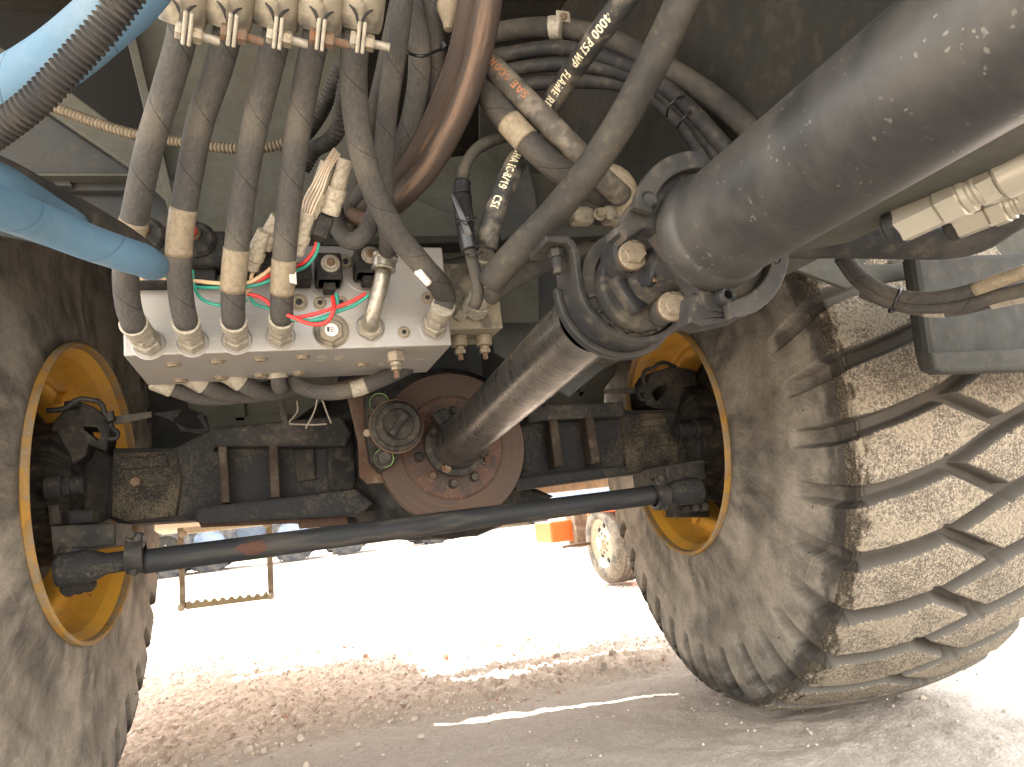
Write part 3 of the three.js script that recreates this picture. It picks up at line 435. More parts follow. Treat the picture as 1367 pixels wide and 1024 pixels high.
{
  const c = V(SX, shY(1.235), 1.235);
  const t = thing('shaft_hanger', 'black U shaped hanger strap cradling the joint of the drive shafts', 'bearing hanger', c);
  // strap: an arc below the joint with an arm going up to a bolted foot on the left
  const q = []; const R0 = .067, R1 = .075; const arc = (R, a0, a1, n) => { for (let i = 0; i <= n; i++) { const a = a0 + (a1 - a0) * i / n; q.push([c.x + R * Math.cos(a), c.y + R * Math.sin(a)]); } };
  arc(R1, 3.15, 6.35, 40); arc(R0, 6.35, 3.15, 40);
  q.push([c.x - R0, c.y + .036], [c.x - R0 - .004, c.y + .049], [c.x - R0 - .012, c.y + .056], [c.x - R0 - .04, c.y + .056], [c.x - R0 - .04, c.y + .048], [c.x - R1 - .006, c.y + .047], [c.x - R1 - .001, c.y + .042], [c.x - R1, c.y + .034]);
  part(t, 'strap', polyZ(q, c.z + .03, .06, .002), M.black);
  const fl = []; for (let i = 0; i <= 40; i++) { const a = 3.05 + 3.3 * i / 40; fl.push([c.x + .0835 * Math.cos(a), c.y + .0835 * Math.sin(a)]); } for (let i = 40; i >= 0; i--) { const a = 3.05 + 3.3 * i / 40; fl.push([c.x + .0738 * Math.cos(a), c.y + .0738 * Math.sin(a)]); }
  part(t, 'edge_flange', polyZ(fl, c.z - .014, .014, .003), M.black);
  const rb = part(t, 'rubber_cushion', lathe(V(c.x, c.y, c.z - .022), V(0, 0, 1), creased([[.046, 0], [.0655, 0], [.0655, .008], [.062, .03], [.0655, .034], [.0655, .045], [.05, .045], [.046, 0]]), 64), M.rubber);
  for (let k = 0; k < 9; k++) { const a = 3.4 + k * .34; part(rb, 'web', box(V(c.x + .0575 * Math.cos(a), c.y + .0575 * Math.sin(a), c.z + .022), [.014, .006, .01], .002, [0, 0, a]), M.blackDust); }
  part(t, 'foot_bolt', [hex(V(c.x - R1 - .014, c.y + .046, c.z + .012), V(c.x - R1 - .014, c.y + .036, c.z + .012), .009), threads(V(c.x - R1 - .014, c.y + .036, c.z + .012), V(c.x - R1 - .014, c.y + .016, c.z + .012), .0065)], M.blackDust);
}
const U0 = V(SX, .938, 1.43);
{
  const ax = V(0, 0.0, 1), end = 2.9;
  const t = thing('drive_shaft', 'thick scuffed black drive shaft tube crossing the upper right corner', 'drive shaft', U0);
  part(t, 'tube', lathe(U0.clone(), ax, [[.056, -.018], [.0585, -.012], [.0585, .004], [.0555, .01], [.054, .016], [.054, .1], [.054, .3], [.054, .6], [.054, 1.5]], 96), M.tubePaint, 'long satin black tube with scratches');
  // lobed yoke plate
  const z = 1.412;
  part(t, 'yoke_plate', [plateZ([[931, 218], [893, 226], [866, 246], [846, 270], [834, 288], [826, 305], [838, 318], [862, 304], [880, 308], [896, 330], [916, 358], [930, 384], [938, 404], [946, 416], [968, 416], [1004, 402], [1030, 376], [1037, 352], [1026, 344], [1000, 300], [980, 240]], z, .026, .004)], M.blackDust, 'lobed grey flange of the upper shaft');
  part(t, 'yoke_ear', plateZ([[836, 288], [850, 281], [870, 295], [864, 305], [842, 316], [824, 312], [823, 302]], z - .002, .026, .005), M.blackDust);
  part(t, 'yoke_ear', plateZ([[926, 392], [938, 384], [954, 412], [984, 418], [986, 427], [938, 437], [922, 430]], z - .002, .028, .005), M.blackDust);
  for (const [x, y, l] of [[858, 274, 1], [963, 398, 1], [1025, 352, .6]]) { const p = PZ(x, y, z + .001); part(t, 'socket', lathe(p, V(0, 0, 1), creased([[.0045 * l, -.01], [.0045 * l, .012], [.008 * l, .014], [.0095 * l, .01], [.0098 * l, 0]]), 24), M.black); }
  part(t, 'guard_segment', [polyZ((() => { const o = []; for (let i = 0; i <= 16; i++) { const a = 1.5 + i * .085; o.push([U0.x + .086 * Math.cos(a), U0.y + .086 * Math.sin(a)]); } for (let i = 16; i >= 0; i--) { const a = 1.5 + i * .085; o.push([U0.x + .067 * Math.cos(a), U0.y + .067 * Math.sin(a)]); } return o; })(), z + .014, .012, .002), polyZ((() => { const o = []; for (let i = 0; i <= 16; i++) { const a = 4.75 + i * .085; o.push([U0.x + .088 * Math.cos(a), U0.y + .088 * Math.sin(a)]); } for (let i = 16; i >= 0; i--) { const a = 4.75 + i * .085; o.push([U0.x + .069 * Math.cos(a), U0.y + .069 * Math.sin(a)]); } return o; })(), z + .014, .012, .002)], M.black);
}
{
  // universal joint between the two shafts
  const c = V(SX, .934, 1.27);
  const t = thing('universal_joint', 'dusty grey universal joint with rusty bolts inside the hanger', 'universal joint', c);
  part(t, 'yoke_body', lathe(V(SX, .934, 1.215), V(0, 0, 1), creased([[.036, 0], [.05, .002], [.052, .006], [.052, .024], [.0495, .027], [.0495, .031], [.0525, .034], [.0525, .062], [.05, .067], [.03, .07], [.027, .17], [0, .17]]), 64), M.blackDust, 'split grey ring of the joint');
  part(t, 'spider', [cyl(V(SX - .03, .934, 1.335), V(SX + .06, .934, 1.335), .0205, .003)], M.black);
  part(t, 'bearing_cap', [cyl(V(SX - .018, .962, 1.272), V(SX - .018, .962, 1.312), .03, .004), box(V(SX - .01, .93, 1.285), [.06, .05, .03], .008, [0, 0, .5])], M.black);
  for (const [x, y] of [[845, 341], [897, 409]]) { const n = V(-.3, -.15, 1).normalize(), p = PZ(x, y, 1.335); part(t, 'bolt_boss', cyl(p.clone().addScaledVector(n, -.062), p.clone().addScaledVector(n, .001), .0145, .003), M.blackDust); part(t, 'cap_bolt', boltHead(p.clone().addScaledVector(n, .003), n, .0118, .012), M.bolt, 'hex bolt with peeling pale paint'); part(t, 'rust_collar', lathe(p, n, creased([[.01, -.004], [.0168, -.003], [.0168, .002], [.01, .003]]), 20), M.rust); }
  part(t, 'ring_slot', box(PZ(826, 408, 1.262), [.01, .013, .012], .001, [0, 0, .6]), M.void); part(t, 'grease_nipple', [cyl(PZ(884, 364, 1.33), PZ(877, 370, 1.345), .0035, .001, 10), box(PZ(876, 371, 1.346), [.008, .008, .004], .001)], M.rustyBolt);
}
// ---------- carrier frame ----------
{
  const t = thing('carrier_frame', 'olive grey welded steel frame of the machine above hoses and axle', 'machine frame', V(0, 1.2, .6));
  const A = (n, g, m, l) => part(t, n, g, m, l);
  // roof of the bay: deck above everything, and the longitudinal rails
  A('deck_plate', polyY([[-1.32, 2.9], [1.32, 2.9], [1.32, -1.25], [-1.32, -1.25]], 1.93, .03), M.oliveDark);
  A('cross_plate', polyZ([[-.84, .99], [.84, .99], [.84, 1.92], [-.84, 1.92]], -.62, .02), M.slate, 'dark slate plate behind the axle');
  // upper left bay
  A('side_plate', plateZ([[163, -30], [470, -30], [475, 235], [440, 320], [300, 320], [228, 284], [222, 250]], .62, .015), M.olive, 'broad olive plate behind the row of hoses');
  A('edge_flange', plateZ([[160, 14], [172, 10], [233, 268], [226, 288], [221, 268]], .66, .05, .002), M.olive);
  A('brace', plateZ([[-30, 48], [0, 62], [88, 118], [205, 205], [232, 244], [230, 275], [180, 228], [60, 146], [-30, 96]], .655, .012), M.olive, 'diagonal olive brace');
  A('gusset', plateZ([[-40, 120], [60, 150], [180, 232], [-40, 232]], .63, .012), M.slate, 'blue grey corner gusset');
  A('gusset_lip', plateZ([[-40, 231], [178, 231.5], [178, 234.5], [-40, 234.5]], .65, .03, .0005), M.olive);
  A('inner_panel', plateZ([[-40, 225], [222, 225], [228, 284], [222, 345], [150, 345], [-40, 306]], .59, .01), M.slate);
  A('stiffener', [plateZ([[70, 236], [180, 238], [184, 254], [84, 254]], .615, .02), plateZ([[66, 236], [92, 236], [96, 248], [76, 248]], .63, .02)], M.slate);
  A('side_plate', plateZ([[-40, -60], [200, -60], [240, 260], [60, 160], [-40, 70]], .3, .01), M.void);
  A('inner_panel', plateZ([[300, 250], [480, 235], [640, 300], [660, 330], [600, 345], [300, 340]], .585, .01), M.olive);
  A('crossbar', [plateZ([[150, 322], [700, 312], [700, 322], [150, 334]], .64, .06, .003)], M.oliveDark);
  // middle bay
  A('side_plate', plateZ([[545, 215], [640, 205], [690, 180], [720, 300], [720, 430], [600, 430], [590, 330], [545, 320]], .56, .012), M.olive, 'olive plate behind the lettered hose');
  A('gusset', plateZ([[688, 190], [702, 202], [716, 260], [718, 300], [704, 310], [672, 320], [664, 300]], .66, .012), M.slate);
  A('cross_member', [plateZ([[690, 232], [880, 228], [880, 300], [718, 306], [700, 300]], .54, .012), plateZ([[716, 303], [880, 297], [880, 312], [716, 318]], .62, .08, .003)], M.olive);
  A('cross_member', plateZ([[640, -40], [1120, -40], [1000, 240], [860, 236], [700, 240], [640, 230]], .36, .012), M.oliveDark, 'dark plate above the arching hoses');
  A('inner_panel', plateZ([[640, 318], [900, 305], [910, 420], [820, 480], [760, 530], [660, 470]], .5, .012), M.slate);
  A('lifting_rib', plateZ([[860, 100], [872, 100], [960, 230], [948, 236]], .44, .05, .002), M.oliveDark);
  A('bracket', [plateZ([[742, 118], [792, 116], [792, 133], [786, 136], [784, 126], [742, 128]], .5, .02, .002)], M.oliveDark);
  // plates behind the axle
  const bz = -.42;
  const lp = A('rear_plate', plateZ([[246, 528], [300, 500], [452, 500], [448, 522], [384, 566], [384, 572], [282, 580], [276, 556], [252, 544]], bz, .02), M.oliveLight, 'grey green plate above the left of the axle');
  for (const px of [[[312, 524], [326, 524], [328, 562], [314, 563]], [[276, 560], [384, 551], [386, 570], [282, 578]]]) part(lp, 'stiffener', plateZ(px, bz + .03, .03, .003), M.oliveLight);
  const rp = A('rear_plate', plateZ([[700, 470], [840, 440], [822, 500], [808, 518], [806, 545], [704, 552]], bz, .02), M.oliveLight, 'grey green plate above the right of the axle');
  for (const px of [[[777, 500], [784, 498], [780, 528], [772, 530]], [[728, 528], [806, 518], [806, 540], [728, 545]]]) part(rp, 'stiffener', plateZ(px, bz + .03, .03, .003), M.oliveLight);
  for (const q of [[[284, 578], [384, 567], [384, 571], [284, 582]], [[726, 543], [806, 537], [806, 541], [726, 547]]]) A('weld_edge', plateZ(q, bz + .06, .05, .001), M.rust, 'rusty welded edge');
  A('hook_plate', plateZ([[203, 552], [240, 546], [233, 556], [236, 566], [250, 572], [272, 572], [262, 556], [268, 548], [281, 572], [277, 578], [240, 574], [228, 562]], -.1, .03, .003), M.black);
  // right rail and bracket box
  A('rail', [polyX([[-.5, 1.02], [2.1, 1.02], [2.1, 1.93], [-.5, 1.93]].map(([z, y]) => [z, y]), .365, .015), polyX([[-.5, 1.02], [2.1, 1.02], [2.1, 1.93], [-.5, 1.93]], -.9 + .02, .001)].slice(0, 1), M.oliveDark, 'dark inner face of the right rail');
  A('rail_flange', polyY([[.3, 2.1], [.385, 2.1], [.385, .2], [.3, .2]], 1.005, .018), M.olive, 'pale olive underside of the right rail');
  A('outrigger_plate', plateZ([[1040, 300], [1240, 170], [1640, 160], [1640, 350], [1225, 362], [1040, 352]], .78, .015), M.olive);
  A('outrigger_plate', plateZ([[1220, 170], [1640, 60], [1640, 250], [1290, 215]], .8, .01), M.oliveDark);
  A('bracket_box', [plateZ([[1221, 340], [1640, 330], [1640, 484], [1256, 496], [1246, 490], [1240, 470]], 1.02, .035, .012)], M.boxGrey, 'olive bracket box at the right edge');
  A('bracket_lip', [plateZ([[1244, 470], [1640, 452], [1640, 486], [1258, 497], [1248, 492]], 1.05, .03, .006)], M.boxGrey);
  A('rubber_flap', plateZ([[1042, 352], [1224, 352], [1226, 362], [1216, 372], [1130, 385]], .95, .01), M.olive);
}
// ---------- tail of the machine ----------
{
  const t = thing('machine_tail', 'underside lip of the machine tail beyond the axle', 'machine tail', V(0, .8, -1.5));
  const slot = (x0, x1, z0, z1) => [[x0, z0], [x0, z1], [x1, z1], [x1, z0]];
  part(t, 'tail_floor', polyY([[-1.3, -.62], [1.3, -.62], [1.3, -1.42], [-.1, -1.42], [-.12, -2.1], [-.86, -2.12], [-.88, -3.18], [-1.3, -3.18]], .8, .03, .003, [[[-.2, -.86], [0, -.785], [.2, -.745], [.57, -.65], [.57, -.672], [.25, -.775], [.05, -.85], [-.2, -.9]], [[-.05, -1.29], [.12, -1.25], [.16, -1.18], [.26, -1.17], [.28, -1.235], [.85, -1.2], [.85, -1.235], [-.05, -1.33]]]), M.tailDust, 'dusty underside');
  part(t, 'bulkhead', box(V(0, .905, -.6), [1.68, .2, .02], .003), M.oliveDark);
  part(t, 'tail_lip', [box(V(-.48, .79, -2.1), [.74, .045, .03])], M.cream, 'pale edge of the tail'); part(t, 'tail_lip', box(V(.6, .785, -1.41), [1.38, .05, .03]), M.tailDust); part(t, 'tail_lip', box(V(-.45, .8, -2.5), [.9, .03, .04]), M.cream);
  part(t, 'engine_cover', [box(V(.89, 2.85, -.25), [.88, 1.7, 3.9], .05)], M.yellow);
  // step hanging below the tail
  const s = thing('boarding_step', 'hanging step with two flat bars and a scalloped golden tread', 'step', V(-.63, .41, -2));
  const zz = -2;
  const bar = (x0, y0, x1, y1, w) => plateZ([[x0 - w, y0], [x0 + w, y0], [x1 + w, y1], [x1 - w, y1]], zz, .008, .001);
  part(s, 'bar', bar(240, 690, 244, 812, 4), M.conduitTan); part(s, 'bar', bar(358, 680, 362, 797, 4), M.conduitTan);
  const sc = []; const n = 9; sc.push([248, 814], [248, 804]); for (let i = 0; i < n; i++) { const x = 252 + i * 11.6, y = 803 - (i + .2) * 1.22; sc.push([x, y], [x + 3, y + 3], [x + 6, y + 2.4], [x + 8.5, y - 1.4]); } sc.push([357, 789], [357, 800]);
  part(s, 'tread', plateZ(sc, zz + .01, .06, .001), mat(painted([.17, .14, .08], .2, 0, .1, 601, .5)));
  for (const [x, y] of [[242, 811], [361, 796], [244, 713], [356, 700]]) part(s, 'bolt', boltHead(PZ(x, y, zz + .006), V(0, 0, 1), .014), M.bolt);
}
// ---------- yard beyond ----------
function roadWheel(parent, c, ax, r, w, rimM, tyreM) {
  const a = c.clone().addScaledVector(ax, -w / 2), pr = [[r * .6, 0], [r * .7, -.012], [r * .9, 0], [r * .97, .025]]; const n = 5, tw = w - .05; for (let i = 0; i < n; i++) { const s = .025 + tw * i / n, e = .025 + tw * (i + 1) / n; pr.push([r, s + .004], [r, e - .008], [r - .012, e - .006], [r - .012, e]); } pr.push([r * .97, w - .02], [r * .9, w], [r * .7, w + .012], [r * .6, w]);
  const wh = part(parent, 'wheel', lathe(a, ax, pr, 48), tyreM); part(wh, 'rim', lathe(a, ax, creased([[r * .61, 0], [r * .6, .01], [r * .55, .03], [r * .5, .05], [r * .38, .045], [r * .3, .02], [r * .16, .015], [r * .15, -.02], [0, -.025]]), 48), rimM);
  const sh = V(-ax.z, 0, ax.x); for (let k = 0; k < 8; k++) { const q = k * Math.PI / 4; part(wh, 'wheel_nut', boltHead(a.clone().addScaledVector(ax, .018).addScaledVector(UP, Math.cos(q) * r * .24).addScaledVector(sh, Math.sin(q) * r * .24), ax.clone().negate(), .012), M.zinc); }
  return wh;
}
{
  const gW = PY(828, 777, GY), base = V(gW.x, GY, gW.z); const t = thing('orange_trailer', 'orange trailer with a white rimmed road wheel seen past the right tyre', 'trailer', base);
  const X = V(1, 0, 0), r = .3, bx = base.x, bzz = base.z, by = GY;
  const tt = mat(painted([.05, .047, .043], .45, 0, .3, 611, .85), { bumpScale: .001 });
  const wh = roadWheel(t, V(bx, by + r, bzz), X, r, .23, M.cream, tt);
  for (let k = 0; k < 8; k++) { const a = k * Math.PI / 4, q = V(bx - .075, by + r + Math.cos(a) * r * .43, bzz + Math.sin(a) * r * .43); part(wh, 'rim_hole', cyl(q, q.clone().add(V(.02, 0, 0)), .02), M.black); }
  roadWheel(t, V(bx + 1.8, by + r, bzz), V(-1, 0, 0), r, .23, M.cream, tt);
  part(t, 'fender', box(V(bx + .02, by + .56, bzz - .05), [.3, .06, .8], .015), M.orange); part(t, 'mud_guard', box(V(bx + .05, by + .45, bzz + .34), [.22, .25, .02], .005), M.orange, 'orange flap on the near side of the wheel');
  part(t, 'chassis_beam', box(V(bx + .5, by + .5, bzz - .6), [.12, .16, 2.6], .01), M.orange); part(t, 'chassis_beam', box(V(bx + 1.45, by + .5, bzz - 1.2), [.12, .2, 4.2], .01), M.orange); part(t, 'cross_beam', box(V(bx + .9, by + .5, bzz + .8), [1.5, .16, .12], .01), M.orange);
  part(t, 'tool_box', box(V(bx - .1, by + .4, bzz - .9), [.28, .18, .4], .02), M.orange); part(t, 'stand', box(V(bx + .02, by + .4, bzz - .72), [.12, .3, .2], .01), M.conduitTan); part(t, 'deck', box(V(bx + 1.5, by + .66, bzz - .2), [1.9, .1, 1.6], .01), M.orange);
  part(t, 'side_rod', cyl(V(bx - .35, by + .3, bzz - .2), V(bx, by + .3, bzz - .2), .012), M.rust);
}
function machine(base, label, bodyM, rimM, turn, wb, r) {
  const t = thing('parked_machine', label, 'construction machine', base, 'machines parked in a row across the yard'); const o = base;
  const tm = mat(painted([.05, .055, .065], .3, 0, .4, 621, .9));
  for (const dx of [-wb / 2, wb / 2]) for (const dz of [0, -1.7]) {
    const c = V(o.x + dx, o.y + r, o.z + dz); const w = roadWheel(t, c, V(0, 0, -1), r, .5, rimM, tm);
    const lug = []; for (let k = 0; k < 22; k++) { const a = k * .2856; lug.push(box(V(c.x + Math.sin(a) * (r + .005), c.y + Math.cos(a) * (r + .005), c.z), [.1, .04, .46], .01, [0, 0, -a])); } part(w, 'tread_bar', lug, tm);
  }
  part(t, 'chassis', [box(V(o.x, GY + r + .25, o.z - .85), [wb + .5, .5, .8], .06)], bodyM); part(t, 'engine_hood', box(V(o.x + wb * .38, GY + r + 1.0, o.z - .85), [wb * .5, 1.0, 1.3], .12), bodyM);
  const cab = part(t, 'cab', box(V(o.x - wb * .12, GY + r + 1.35, o.z - .85), [1.1, 1.7, 1.3], .08), M.plastic); part(cab, 'window', box(V(o.x - wb * .12, GY + r + 1.55, o.z - .19), [.9, 1.0, .04], .01), M.slate);
  part(t, 'axle_beam', [box(V(o.x - wb / 2, GY + r, o.z - .85), [.25, .25, 1.2], .05), box(V(o.x + wb / 2, GY + r, o.z - .85), [.25, .25, 1.2], .05)], M.black);
  part(t, 'boom', [box(V(o.x, GY + r + 1.9, o.z - .4), [wb + 2, .3, .3], .04, [0, 0, .12])], bodyM);
  return t;
}
{
  const gp = (x, y) => PY(x, y, GY);
  const a = gp(280, 764), b = gp(395, 752); machine(V((a.x + b.x) / 2, GY, a.z - .2), 'blue grey parked machine framed by the hanging step', mat(painted([.16, .2, .27], .15, 0, .5, 631)), mat(painted([.2, .26, .36], .2, 0, .5, 633)), 0, b.x - a.x, .64);
  const c = gp(466, 741); machine(V(c.x + 1.15, GY, c.z - .6), 'parked machine right of the step behind the tie rod', mat(painted([.2, .2, .2], .2, 0, .5, 641)), M.cream, 0, 2.3, .6);
  const d = gp(222, 772); machine(V(d.x - 1.2, GY, d.z - .2), 'dark parked machine seen just right of the left tyre', M.slate, M.oliveDark, 0, 2.4, .6);
  const e = gp(662, 707); machine(V(e.x + .9, GY, e.z - 1), 'small far parked machine below the middle of the tie rod', mat(painted([.3, .3, .3], .2, 0, .5, 651)), M.cream, 0, 2.4, .55);
  const gr = new THREE.Mesh(polyY([[-60, -24], [gp(372, 750).x, -24], [gp(372, 750).x, -34], [-60, -34]], GY + .01, .05, 0), mat(painted([.11, .2, .02], .25, 0, 2, 661, .95))); gr.name = 'grass'; gr.userData = { kind: 'structure' }; gr.receiveShadow = true; scene.add(gr);
  const bk = thing('dirt_bank', 'low brown earth bank behind the parked machines', 'earth bank', V(10, GY, -30)); part(bk, 'bank', polyX([[-26, GY - .02], [-27.2, .55], [-29, .8], [-33, GY - .02]], gp(372, 750).x + .2, 40, .02), mat(painted([.3, .22, .14], .3, 0, 2, 663, .95)));
  const hd = thing('storage_shed', 'long low blue grey shed wall beyond the parked machines', 'shed', V(0, 0, -40)); part(hd, 'wall', box(V(0, 3, -40), [90, 6, 8], .05), mat(painted([.3, .36, .45], .1, 0, 3, 671))); part(hd, 'roof', box(V(0, 6.15, -40), [92, .3, 9], .05), M.slate);
}
// ---------- valve manifold ----------
const BZ = .85, BB = .978, BT = 1.152, NZ = V(0, 0, 1);
const FZ = (x, y, dz = 0) => PZ(x, y, BZ + dz);
{
  const x0 = PZ(165, 481, BZ).x, x1 = PZ(603, 456, BZ).x;
  const t = thing('valve_manifold', 'large pale aluminium hydraulic manifold block with hoses plugged into its face', 'valve block', V((x0 + x1) / 2, BB, .74));
  const body = part(t, 'block', box(V((x0 + x1) / 2, (BB + BT) / 2, (BZ + .638) / 2), [x1 - x0, BT - BB, BZ - .638], .0025), M.alu, 'machined pale aluminium block');
  // sunk ports: a dark ring line, floor and rim
  const port = (x, y, r, n = NZ, c = FZ(x, y)) => part(t, 'port_rim', lathe(c.clone().addScaledVector(n, -.001), n, creased([[r, 0], [r, .0016], [r * .93, .0022], [r * .9, .0014], [r * .9, .0012], [0, .0012]]), 32), M.alu);
  const plug = (c, n, r, name = 'socket_plug') => { const p = part(t, name, lathe(c, n, creased([[r * 1.25, 0], [r * 1.25, .0015], [r, .0018], [r, .004], [r * .85, .005], [r * .5, .005], [r * .45, .002], [0, .002]]), 28), M.bolt); part(p, 'socket', hex(c.clone().addScaledVector(n, .001), c.clone().addScaledVector(n, .0044), r * .42, .0003), M.black); return p; };
  for (const [x, y, r] of [[399, 404, .0115], [427, 405, .0085], [455, 404, .0085], [461, 350, .0105], [570, 398, .0085], [539, 444, .0085]]) plug(FZ(x, y), NZ, r);
  // big recessed cartridge with a round label
  { const c = FZ(442, 442); const p = part(t, 'cartridge_bore', lathe(c, NZ, creased([[.0285, -.001], [.0285, .002], [.026, .003], [.0245, .001], [.0235, .0008], [0, .0008]]), 40), M.blockDirty); part(p, 'cartridge_hex', hex(c, c.clone().add(V(0, 0, .007)), .0205), M.bolt);
    part(p, 'round_label', lathe(c.clone().add(V(0, 0, .0066)), NZ, creased([[.0105, 0], [.0105, .0012], [0, .0012]]), 28), M.label); part(p, 'label_bar', [box(c.clone().add(V(-.005, .001, .0081)), [.0035, .008, .0005], .0001), box(c.clone().add(V(.0005, .003, .0081)), [.005, .001, .0005], .0001), box(c.clone().add(V(.0012, 0, .0081)), [.006, .001, .0005], .0001), box(c.clone().add(V(.0006, -.003, .0081)), [.005, .001, .0005], .0001)], M.plastic); }
  // underside plugs
  const dn = V(0, -1, 0);
  for (const [x, y] of [[231, 486], [290, 482], [347.6, 479], [404, 476], [483.6, 486], [241, 507.5], [295, 504], [348, 500.5], [399.6, 497.4]]) plug(PY(x, y, BB), dn, y > 495 ? .0105 : .0095);
  for (const [x, y] of [[430, 476.5], [429, 481.5], [455, 475], [453, 479.5], [510, 486], [562, 480]]) part(t, 'drill_plug', lathe(PY(x, y, BB).add(V(0, .001, 0)), dn, creased([[.008, 0], [.008, .0016], [.0065, .002], [0, .0014]]), 20), M.zinc);
  { const c = PY(527, 469, BB); const p = part(t, 'relief_cartridge', [hex(c, c.clone().add(V(0, -.018, 0)), .0145), cyl(c.clone().add(V(0, -.018, 0)), c.clone().add(V(0, -.026, 0)), .0105), hex(c.clone().add(V(0, -.026, 0)), c.clone().add(V(0, -.032, 0)), .0095)], M.bolt); part(p, 'stem', threads(c.clone().add(V(0, -.032, 0)), c.clone().add(V(0, -.046, 0)), .0052), M.rustyBolt); }
  // hose ends on the face: hex base, nut, crimped ferrule
  const fit = (x, y, ex, ey, dz, lab) => {
    const c = FZ(x, y), e = PZ(ex, ey, BZ + dz), d = e.clone().sub(c).normalize(), L = c.distanceTo(e); const a = k => c.clone().addScaledVector(d, L * k);
    port(x, y, .0235, NZ, c);
    const f = part(t, 'hose_fitting', [hex(c, a(.28), .0195), cyl(a(.28), a(.36), .0145), hex(a(.36), a(.56), .018)], M.zinc, lab); part(f, 'ferrule', lathe(a(.54), d, creased([[.0125, 0], [.0165, .002], [.0175, L * .1], [.0182, L * .2], [.0187, L * .47], [.0165, L * .48], [0, L * .48]]), 28), M.zinc);
  };
  fit(199, 460, 178, 432, .075, 'pale zinc fitting of the first hose'); fit(257, 457, 248, 430, .075); fit(316, 454, 312, 428, .075); fit(374, 449, 376, 424, .075); fit(578, 438, 592, 408, .08);
  // solenoid coils
  const coil = (x, y, w, h, px, py, capM) => {
    const c = FZ(x, y, .03); const g = part(t, 'solenoid_coil', [box(c, [w, h, .05], .004), box(c.clone().add(V(0, -h * .62, -.004)), [w * .45, h * .3, .03], .003), box(c.clone().add(V(0, -h * .42, .006)), [w * .9, h * .16, .04], .002)], M.coil);
    const q = c.clone().add(V(px, py, .025)); part(g, 'retaining_nut', [hex(q, q.clone().add(V(0, 0, .006)), .0115), cyl(q, q.clone().add(V(0, 0, .002)), .0145)], M.zinc); part(g, capM === M.redCap ? 'red_cap' : 'stem', cyl(q.clone().add(V(0, 0, .004)), q.clone().add(V(0, 0, .011)), capM === M.redCap ? .0085 : .0062, .002), capM); port(x - 4, y + 14, .03, NZ);
  };
  coil(438, 362, .04, .044, .002, .003, M.rustyBolt); coil(489, 353, .04, .044, .004, .006, M.rustyBolt);
  for (const [x, y] of [[201, 340], [266, 345]]) { const c = FZ(x, y, .0); const g = part(t, 'solenoid_coil', [box(c.clone().add(V(.004, 0, .02)), [.075, .055, .05], .005), lathe(c.clone().add(V(0, .012, .044)), NZ, creased([[.027, 0], [.028, .004], [.022, .008], [0, .008]]), 28)], M.coil); part(g, 'red_cap', [cyl(c.clone().add(V(-.006, .02, .05)), c.clone().add(V(-.006, .02, .066)), .009, .003)], M.redCap); part(g, 'collar', cyl(c.clone().add(V(-.004, .018, .046)), c.clone().add(V(-.005, .019, .056)), .012, .002), M.rustyBolt); }
  part(t, 'connector_base', box(FZ(200, 376, .015), [.05, .018, .03], .003), M.coil); part(t, 'connector_base', box(FZ(268, 372, .015), [.045, .022, .03], .003), M.coil);
  part(t, 'coil_plug', box(FZ(402, 368, .03), [.03, .026, .05], .003), M.coil); part(t, 'coil_plug', box(FZ(318, 345, .02), [.05, .06, .04], .004), M.coil);
  // elbow pipe with its swivel nut
  { const c = FZ(494, 438); port(494, 436, .024, NZ, c); const pp = tube([c.clone().add(V(0, 0, .012)), FZ(496, 425, .045), FZ(501, 405, .055), FZ(508, 380, .06), FZ(512, 362, .062)], .0125, { m: 24 }); const e = part(t, 'elbow_pipe', pp, M.zincBright, 'bright bent steel pipe'); const d = FZ(515, 335, .062).sub(FZ(512, 362, .062)).normalize(), q = FZ(512, 361, .062); part(e, 'swivel_nut', [cyl(q, q.clone().addScaledVector(d, .004), .0195), lathe(q.clone().addScaledVector(d, .004), d, creased([[.018, 0], [.0185, .012], [.0205, .015], [.0205, .021], [.0185, .024], [.015, .026], [0, .026]]), 28)], M.zincBright); part(e, 'base_nut', [hex(c, c.clone().add(V(0, 0, .012)), .0215), cyl(c.clone().add(V(0, 0, .012)), c.clone().add(V(0, 0, .017)), .0175)], M.zinc); }
  // stamped port names
  for (const [x, y, n] of [[494, 460, 4], [576, 456, 3]]) { const s = []; for (let k = 0; k < n; k++) s.push(box(FZ(x - 5 + k * 3.4, y, .0004), [.0022, .004, .0006], .0001)); part(t, 'stamped_mark', s, M.zinc).userData.kind = 'stuff'; }
}
